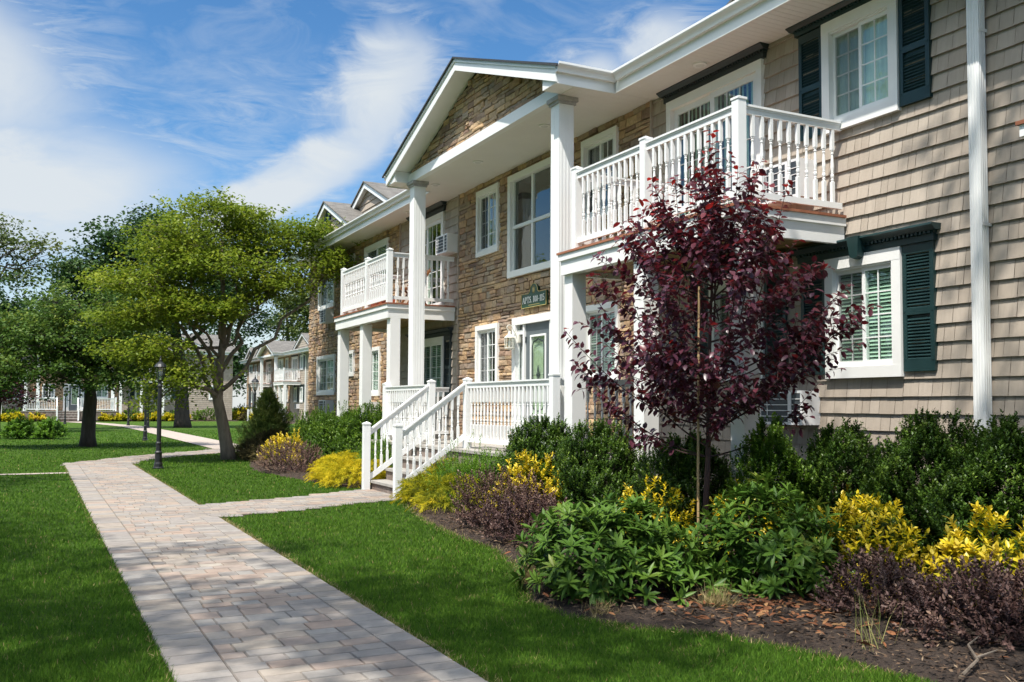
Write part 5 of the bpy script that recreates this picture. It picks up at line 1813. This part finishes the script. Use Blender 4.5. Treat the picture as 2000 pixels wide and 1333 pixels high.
# ------------------------------------------------------------------ trees
M['dogwood'] = leaf_mat('dogwood_leaf', [(0, (0.073, 0.127, 0.012)), (.5, (0.165, 0.229, 0.018)), (.85, (0.248, 0.302, 0.026)), (1, (0.330, 0.356, 0.040))], .45, .46, spec=.25)
M['maple'] = leaf_mat('maple_leaf', [(0, (.034, .078, .017)), (.5, (.078, .145, .024)), (.85, (.135, .20, .030)), (1, (.21, .25, .035))], .5, .36, spec=.22)
M['oak'] = leaf_mat('oak_leaf', [(0, (.018, .050, .015)), (.6, (.042, .092, .024)), (1, (.080, .135, .030))], .5, .28, spec=.3)
M['locust'] = leaf_mat('airy_leaf', [(0, (.05, .085, .020)), (.5, (.095, .135, .028)), (1, (.17, .19, .045))], .5, .38, spec=.3)

def bez(p, q, up, n=7):
    p, q = np.array(p, float), np.array(q, float)
    L_ = np.linalg.norm(q - p)
    c1 = p + (q - p) * .35 + np.array([0, 0, up * L_])
    t = np.linspace(0, 1, n)[:, None]
    return (1 - t) ** 2 * p + 2 * t * (1 - t) * c1 + t ** 2 * q

def tree(name, label, base, trunk, radii, blobs, ncl, ntip, nleaf, L, W, leaf, bark, fork, group=None, flat=.5, rc=.5, seed=1, horiz=.8, limb_r=.5, kind='diamond', sig=.16, bare=0):
    r = np.random.default_rng(seed)
    root = thing(name, label, 'tree', base, group)
    tr = MB()
    tr.tube(trunk, radii, 10)
    T = np.array(trunk, float)
    ztop = T[-1, 2]
    vol = np.array([b[3] * b[4] * b[5] for b in blobs]) ** .75
    vol = vol / vol.sum()
    mains = []
    for bi, b in enumerate(blobs):
        zf = np.clip(fork + (ztop - fork) * r.uniform(0, .8), fork * .8, ztop)
        p = np.array([np.interp(zf, T[:, 2], T[:, 0]), np.interp(zf, T[:, 2], T[:, 1]), zf])
        rad0 = np.interp(zf, T[:, 2], radii) * limb_r
        q = np.array(b[:3]) - np.array([0, 0, b[5] * .25])
        c = bez(p, q, .10, 9) + np.concatenate([np.zeros((1, 3)), r.normal(0, .03 * np.linalg.norm(q - p), (7, 3)), np.zeros((1, 3))])
        tr.tube(c.tolist(), list(np.linspace(rad0, rad0 * .35, 9)), 7)
        mains.append((c, rad0))
    tips, trv = [], []
    for bi, b in enumerate(blobs):
        n = max(2, int(ncl * vol[bi]))
        d = unit(r.normal(0, 1, (n, 3)))
        u = r.uniform(.15, 1, n) ** .5
        C = np.array(b[:3]) + d * u[:, None] * np.array(b[3:6])
        c, rad0 = mains[bi]
        for cc in C:
            j = int(np.argmin(np.linalg.norm(c - (cc * .55 + c[-3] * .45), axis=1)))
            lc = bez(c[j], cc, .08, 5)
            tr.tube(lc.tolist(), list(np.linspace(rad0 * .28, rad0 * .08, 5)), 5)
            tone = r.normal(0, .13)
            m_ = max(3, int(ntip * r.uniform(.5, 1.4)))
            tp = cc + r.normal(0, 1, (m_, 3)) * np.array([rc, rc, rc * flat])
            tips.append(tp)
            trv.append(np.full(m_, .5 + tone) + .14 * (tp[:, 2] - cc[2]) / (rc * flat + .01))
            for t_ in tp[: max(1, m_ // 4)]:
                tr.tube([lc[-2], (lc[-1] + t_) / 2 + r.normal(0, .04, 3), t_], [rad0 * .07, rad0 * .055, rad0 * .03], 4)
    for k in range(bare):
        c, rad0 = mains[k % len(mains)]
        q = c[-1] + r.normal(0, 1, 3) * np.array(blobs[k % len(blobs)][3:6]) * 1.1
        tr.tube(bez(c[-3], q, .1, 6).tolist(), list(np.linspace(rad0 * .22, rad0 * .05, 6)), 4)
    tr.build('trunk', M[bark], root, True)
    tips = np.concatenate(tips); trv = np.concatenate(trv)
    n = len(tips)
    P = (tips[:, None] + r.normal(0, sig, (n, nleaf, 3)) * np.array([1, 1, .6])).reshape(-1, 3)
    m_ = len(P)
    az = r.uniform(0, 6.28, m_)
    A = np.stack([np.cos(az), np.sin(az), r.normal(-.3, .35, m_)], 1)
    Nn = np.array([0, 0, horiz]) + r.normal(0, .55, (m_, 3))
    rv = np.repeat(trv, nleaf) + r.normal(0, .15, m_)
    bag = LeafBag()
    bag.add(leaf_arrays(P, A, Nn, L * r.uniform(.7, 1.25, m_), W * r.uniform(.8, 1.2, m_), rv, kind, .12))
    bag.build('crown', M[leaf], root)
    return root

# spreading dogwood by the path
tree('dogwood_tree', 'bright green spreading dogwood with leaning mossy trunk beside the bend of the path', (4.9, 27.5, 0),
     [(4.98, 27.5, -.05), (4.90, 27.5, .35), (4.78, 27.48, 1.0), (4.62, 27.45, 1.7), (4.66, 27.45, 2.5), (4.75, 27.5, 3.6), (4.7, 27.5, 5.0), (4.65, 27.5, 6.2)],
     [.25, .185, .16, .145, .11, .085, .06, .035],
     [(4.6, 27.3, 6.85, 1.15, 1.5, .42), (3.3, 27.1, 6.05, 1.25, 1.5, .42), (5.9, 27.7, 6.05, 1.1, 1.4, .40), (7.15, 27.3, 6.5, .95, 1.1, .45), (7.75, 27.0, 5.5, .65, .9, .45), (4.5, 26.6, 5.35, 1.6, 1.3, .38),
      (2.75, 27.2, 4.85, 1.25, 1.5, .42), (5.9, 27.0, 4.85, .9, 1.2, .28), (3.5, 26.6, 4.1, 1.3, 1.3, .36), (2.7, 26.9, 2.95, .95, 1.1, .36), (4.4, 26.5, 4.25, .8, 1.0, .30), (3.35, 26.3, 2.3, .65, .9, .34), (5.45, 28.2, 6.7, 1.0, 1.2, .36), (2.2, 27.8, 3.95, .8, 1.2, .4), (3.0, 26.5, 1.75, .42, .6, .22), (6.7, 27.3, 5.3, .8, 1.0, .26)],
     290, 17, 11, .115, .064, 'dogwood', 'bark', 1.45, None, .24, .40, 101, 1.2, .52, sig=.11)
# rounder maple on the lawn
tree('maple_tree', 'rounded dark green maple standing on the lawn left of the lamp posts', (1.8, 37.5, 0),
     [(1.8, 37.5, -.05), (1.8, 37.5, .4), (1.82, 37.5, 1.1), (1.85, 37.5, 1.7), (1.8, 37.5, 2.6), (1.75, 37.5, 3.8), (1.75, 37.5, 5.0)],
     [.33, .25, .23, .22, .15, .10, .05],
     [(1.6, 37.2, 4.9, 1.9, 1.9, .95), (.2, 37.2, 4.2, 1.7, 1.8, .95), (3.0, 37.3, 4.1, 1.4, 1.8, .85), (-1.2, 37.4, 3.6, 1.5, 1.7, .9), (1.4, 36.0, 3.6, 1.8, 1.2, .8), (3.6, 37.3, 3.1, 1.1, 1.6, .65), (-.6, 36.6, 2.7, 1.5, 1.3, .6), (1.0, 36.0, 2.5, 1.5, 1.2, .5), (2.8, 36.6, 2.5, 1.2, 1.2, .5), (-2.2, 37.6, 2.7, 1.1, 1.4, .7), (1.8, 38.6, 3.6, 1.9, 1.3, 1.0)],
     250, 17, 10, .125, .085, 'maple', 'barkdark', 1.6, None, .55, .42, 102, .9, .5, sig=.13)
# tall oak far behind
tree('oak_tree', 'tall dark oak with a thick trunk rising behind the dogwood', (8.9, 66, 0),
     [(8.9, 66, -.1), (8.85, 66, .6), (8.8, 66, 2), (8.7, 66, 4), (8.2, 66, 7), (7.4, 66, 10), (6.8, 66, 12.5)],
     [.62, .50, .42, .40, .32, .2, .1],
     [(6.4, 65.5, 13.0, 2.0, 2.4, 1.3), (4.2, 65, 11.4, 1.9, 2.4, 1.3), (2.4, 65, 9.6, 1.6, 2.2, 1.2), (8.2, 65.5, 12.4, 2.2, 2.6, 1.4), (10.5, 66, 11.2, 2.0, 2.5, 1.6), (7.0, 64.5, 10.5, 2.6, 2.2, 1.5), (12.2, 66, 9.0, 1.7, 2.2, 1.2), (4.6, 65, 8.4, 2.2, 2.4, 1.3), (9.0, 64.5, 8.0, 2.6, 2.2, 1.3), (13.2, 66, 7.2, .9, 1.4, .7), (6.5, 66, 6.6, 2.2, 2.0, 1.0), (1.7, 65.5, 8.2, 1.1, 1.6, .8)],
     300, 14, 9, .26, .17, 'oak', 'barkdark', 4.5, None, .6, .62, 103, .7, .5, sig=.24)
# airy trees at the left edge
tree('locust_tree', 'tall airy tree with bare branches showing at the left edge of the photo', (-4.2, 62, 0),
     [(-4.2, 62, -.1), (-4.1, 62, 2), (-3.9, 62, 5), (-3.4, 62, 8), (-2.8, 62, 11)], [.4, .32, .26, .18, .08],
     [(-3.0, 61.5, 11.6, 1.9, 2.0, .9), (-1.2, 61.5, 10.6, 1.3, 1.8, .7), (.2, 61.5, 10.6, .8, 1.2, .4), (-4.6, 62, 10.2, 1.6, 2.0, 1.0), (-1.6, 61.5, 9.0, 1.2, 1.6, .5), (.5, 61.5, 9.6, .5, .8, .3)],
     60, 9, 9, .24, .14, 'locust', 'bark', 5.0, None, .5, .5, 104, .7, .5, sig=.24, bare=22)
tree('oak_tree', 'dark leafy tree at the left edge below the airy tree', (-3.6, 58, 0),
     [(-3.6, 58, -.1), (-3.6, 58, 2), (-3.4, 58, 4), (-3.2, 58, 6.5)], [.38, .3, .24, .1],
     [(-3.3, 57.5, 8.0, 1.6, 2.0, 1.4), (-1.9, 57.5, 6.6, 1.5, 1.8, 1.0), (-.4, 57.5, 6.6, 1.2, 1.6, .7), (-4.6, 58, 6.2, 1.8, 2.0, 1.4), (-2.6, 57.2, 5.0, 2.0, 1.6, 1.0), (.5, 57.6, 5.6, 1.0, 1.5, .8)],
     110, 14, 9, .24, .15, 'oak', 'barkdark', 3.0, None, .6, .55, 105, .7, .5, sig=.22)
# trees beyond the far blocks
BT = 'trees beyond the far blocks'
tree('background_tree', 'light airy treetop over the far gabled block, left of the stone corner', (28.6, 118, 0),
     [(28.6, 118, -.1), (28.5, 118, 5), (28.2, 118, 10), (28, 118, 14)], [.4, .32, .22, .1],
     [(28.6, 118, 14.0, 2.4, 2.4, 1.6), (27.2, 117, 12.0, 1.8, 2.2, 1.2), (30.5, 118, 12.5, 2.4, 2.4, 1.8), (28.5, 117, 10.5, 1.6, 2.0, .9), (31, 118, 15.5, 2.0, 2, 1.3)],
     60, 11, 9, .40, .26, 'locust', 'bark', 6.0, BT, .5, .8, 106, .7, .5, sig=.4, bare=14)
for i, (x, y, h, w, lb) in enumerate(((-10, 112, 9, 4.5, 'far dark tree at the left behind the low block'), (-1, 116, 9.5, 4.5, 'far dark tree behind the maple crown'), (9, 117, 9, 4.5, 'far dark tree behind the thick oak trunk'), (19.5, 116, 10, 3.2, 'far tree showing over the dark roof right of the dogwood'))):
    tree('background_tree', lb, (x, y, 0), [(x, y, -.1), (x, y, h * .3), (x + .3, y, h * .6), (x + .2, y, h * .9)], [.45, .35, .25, .1],
         [(x, y, h * .9, w * .6, w * .6, h * .2), (x - w * .5, y, h * .65, w * .6, w * .6, h * .22), (x + w * .5, y, h * .65, w * .6, w * .6, h * .22), (x, y - 1, h * .5, w * .8, w * .5, h * .2)],
         80, 13, 9, .42, .28, 'oak', 'barkdark', h * .3, BT, .6, .9, 110 + i, .7, .5, sig=.42)
# shade trees along the left of the path (their shadows lie on path and lawn)
ST = 'shade trees beside the path'
def shade(label, x, y, h, w, sd, n=110, lx=0, ly=0):
    tree('shade_tree', label, (x, y, 0), [(x, y, -.1), (x, y, h * .25), (x + .1, y + .1, h * .5), (x + lx * .5, y + ly * .5, h * .8), (x + lx * .8, y + ly * .8, h * 1.0)], [.34, .26, .22, .13, .06],
         [(x + lx, y + ly, h, w * .55, w * .55, h * .10), (x - w * .55 + lx, y + ly, h * .85, w * .5, w * .5, h * .10), (x + w * .55 + lx, y + ly, h * .85, w * .5, w * .5, h * .10), (x + lx, y + w * .55 + ly, h * .85, w * .5, w * .5, h * .10), (x + lx, y - w * .55 + ly, h * .85, w * .5, w * .5, h * .10)],
         n, 15, 9, .16, .10, 'maple', 'barkdark', h * .5, ST, .5, .42, sd, .8, .5, sig=.16)
shade('tall shade tree across the path, outside the photo, nearest to the viewer', -6.6, 2.4, 15.5, 5.2, 201, 92, .2, .2)
shade('tall shade tree left of the path, outside the photo, second along', -10.2, 8.6, 15.0, 4.6, 202, 140, .2, 0)
shade('tall shade tree left of the path, outside the photo, furthest along', -7.6, 18.6, 10.5, 3.6, 203, 110, .2, 0)
shade('tall shade tree behind the viewer on the right of the path', 1.2, -2.4, 16.0, 4.2, 204, 38, .6, 2.6)

OT = 'trees across the courtyard'
for i, (x, y, h, w, lb) in enumerate(((-20, -9, 13, 5, 'tall tree across the courtyard, furthest behind the viewer'), (-22, 2, 15, 5.5, 'tall tree across the courtyard, level with the viewer'), (-21, 13, 14, 5.5, 'tall tree across the courtyard, opposite the portico'), (-23, 25, 15, 6, 'tall tree across the courtyard, opposite the far balcony'), (-24, 38, 14, 5.5, 'tall tree across the courtyard, furthest along'))):
    tree('courtyard_tree', lb, (x, y, 0), [(x, y, -.1), (x, y, h * .3), (x + .3, y, h * .6), (x + .2, y, h * .9)], [.45, .35, .25, .1],
         [(x, y, h * .85, w * .6, w * .7, h * .16), (x, y - w * .5, h * .62, w * .6, w * .6, h * .18), (x, y + w * .5, h * .6, w * .6, w * .6, h * .18), (x + 1, y, h * .4, w * .6, w * .7, h * .16)],
         90, 12, 8, .34, .22, 'maple', 'barkdark', h * .25, OT, .6, .8, 220 + i, .7, .5, sig=.36)

# small purple tree and bush at the left edge, far shrubs
tree('plum_tree', 'small purple tree on the lawn at the left edge of the photo', (-1.35, 47, 0), [(-1.35, 47, -.05), (-1.35, 47, .8), (-1.3, 47, 1.6), (-1.3, 47, 2.4)], [.12, .09, .07, .03],
     [(-1.2, 46.8, 2.4, .7, .7, .5), (-.8, 46.8, 1.9, .6, .6, .4), (-1.8, 46.8, 2.2, .7, .7, .5), (-1.2, 46.8, 3.0, .6, .6, .4)], 40, 12, 9, .12, .08, 'plum', 'barkdark', 1.0, None, .6, .28, 301, .6, .5, sig=.1)
shrub('lawn_bush', 'low leafy bush on the lawn beside the small purple tree', 'bush', (-.55, 46.6, .0), .55, .55, .75, 'lime', 260, 14, .12, .055, .2, 'low bushes by the small purple tree', 'dome', 'oval', .9, .1, .3, .3, .3, 0, 302)
shrub('lawn_bush', 'second low bush right of the small purple tree, standing apart on the lawn', 'bush', (.65, 46.2, .0), .55, .5, .72, 'lime', 260, 14, .12, .055, .2, 'low bushes by the small purple tree', 'dome', 'oval', .9, .1, .35, .3, .3, 0, 303)
r_ = random.Random(12)
def far_shrub(x, y, s, mat, label, group, sd):
    shrub('far_bush', label, 'bush', (x, y, 0), .75 * s, .75 * s, .72 * s, mat, 130, 12, .16, .09, .22, group, 'dome', 'diamond', .8, .1, .6, .3, .3, 0, sd)
FG = 'bedding shrubs along the low far block'
for i in range(13):
    x = -3.6 + i * 1.32 + r_.uniform(-.2, .2)
    if 1.2 < x < 4.6: continue
    far_shrub(x, 91.0, r_.uniform(.7, .95), 'mop' if i % 3 else 'euony', 'yellow bedding shrub along the low far block', FG, 310 + i)
for i in range(10):
    x = -4.0 + i * 2.0 + r_.uniform(-.3, .3)
    if .9 < x < 4.9: continue
    far_shrub(x, 91.75, r_.uniform(1.3, 1.7), 'box', 'green bush behind the yellow shrubs of the low far block', 'green bushes along the low far block', 330 + i)
GG = 'bedding shrubs along the far gabled block'
for i, (x, y, s, mt_) in enumerate(((18.4, 86.6, 1.5, 'mop'), (18.6, 88.0, 1.2, 'mop'), (18.3, 84.0, 1.4, 'euony'), (18.2, 93.5, 1.7, 'mop'), (18.4, 95.5, 1.4, 'mop'), (18.3, 91.8, 1.3, 'juniper'))):
    far_shrub(x, y, s, mt_, 'yellow bedding shrub in front of the far gabled block' if mt_ != 'juniper' else 'brownish low shrub in front of the far gabled block', GG, 350 + i)
for i, (x, y, s) in enumerate(((18.9, 82.5, 1.9), (19.1, 94.5, 1.9), (19.0, 97.5, 2.0))):
    far_shrub(x, y, s, 'box', 'green bush against the far gabled block', 'green bushes along the far gabled block', 360 + i)

# ------------------------------------------------------------------ lamp posts
lamp = thing('lamp_post', 'black lamp post in the lawn beside the path, nearest to the viewer', 'lamp post', (2.72, 24.2, 0), 'black lamp posts along the paths')
mb = MB()
lxp, lyp = 2.72, 24.2
mb.lathe([(.13, 0), (.13, .03), (.105, .05), (.10, .12), (.085, .16), (.08, .36), (.088, .38), (.088, .40), (.065, .43), (.062, .58), (.07, .60), (.07, .62), (.054, .65), (.048, 1.95), (.06, 1.97), (.06, 2.0), (.045, 2.03), (.035, 2.08), (.06, 2.12), (.085, 2.14)], (lxp, lyp, 0), 16)
mb.build('post', M['iron'], lamp)
mb = MB()
for k in range(6):
    a = 2 * math.pi * k / 6
    mb.tube([(lxp + .075 * math.cos(a), lyp + .075 * math.sin(a), 2.14), (lxp + .125 * math.cos(a), lyp + .125 * math.sin(a), 2.44)], [.008, .008], 5)
mb.lathe([(.14, 2.43), (.15, 2.45), (.11, 2.52), (.05, 2.57), (.03, 2.58), (.03, 2.62), (.012, 2.66), (.018, 2.68), (.004, 2.72)], (lxp, lyp, 0), 12)
mb.build('lantern', M['iron'], lamp)
MB().lathe([(.068, 2.145), (.116, 2.435)], (lxp, lyp, 0), 6).build('lantern_glass', M['lampglass'], lamp)
index_kids()
for (x, y, lb) in ((7.78, 37.8, 'black lamp post with lantern in front of the far gabled block, beside the cone conifer'),
                   (4.28, 43.0, 'black lamp post second from the left in the row beyond the dogwood'),
                   (6.62, 64.9, 'thin far lamp post just right of the second one, by the far path'),
                   (6.1, 72.8, 'thin far lamp post at the left, where the far path fades out'),
                   (2.2, 80.0, 'farthest lamp post, in front of the low block steps')):
    c = copy_tree(lamp)
    c.location = (x, y, 0)
    c['label'] = lb

# ------------------------------------------------------------------ further blocks of the same design
def place(src, L1, rot, label):
    L0 = Vector((D, RIDGE_Y, 0))
    c = copy_tree(src)
    off = Vector(src.location) - L0
    c.location = Matrix.Rotation(rot, 3, 'Z') @ off + Vector(L1)
    c.rotation_euler = (0, 0, rot)
    c['label'] = label
    return c
L2 = (D + 12.6, RIDGE_Y + 74.0, -.12)
L3 = (3.3, 92.6, 0.1)
place(bld, L2, 0, 'far gabled two storey block with white columns, seen between the dogwood and the stone corner')
place(b_right, L2, 0, 'far white balcony at the right of the far gabled block')
place(b_left, L2, 0, 'far white balcony left of the gable, partly behind the dogwood')
place(stoop, L2, 0, 'far white railed entrance steps below the far gable')
H = math.pi / 2
place(bld, L3, H, 'far block with white columns across the end of the lawn, under the maple crown')
place(b_right, L3, H, 'far white balcony at the right end of the block across the lawn')
place(b_left, L3, H, 'far white balcony at the left end of the block across the lawn')
place(stoop, L3, H, 'far white railed steps in the middle of the block across the lawn')
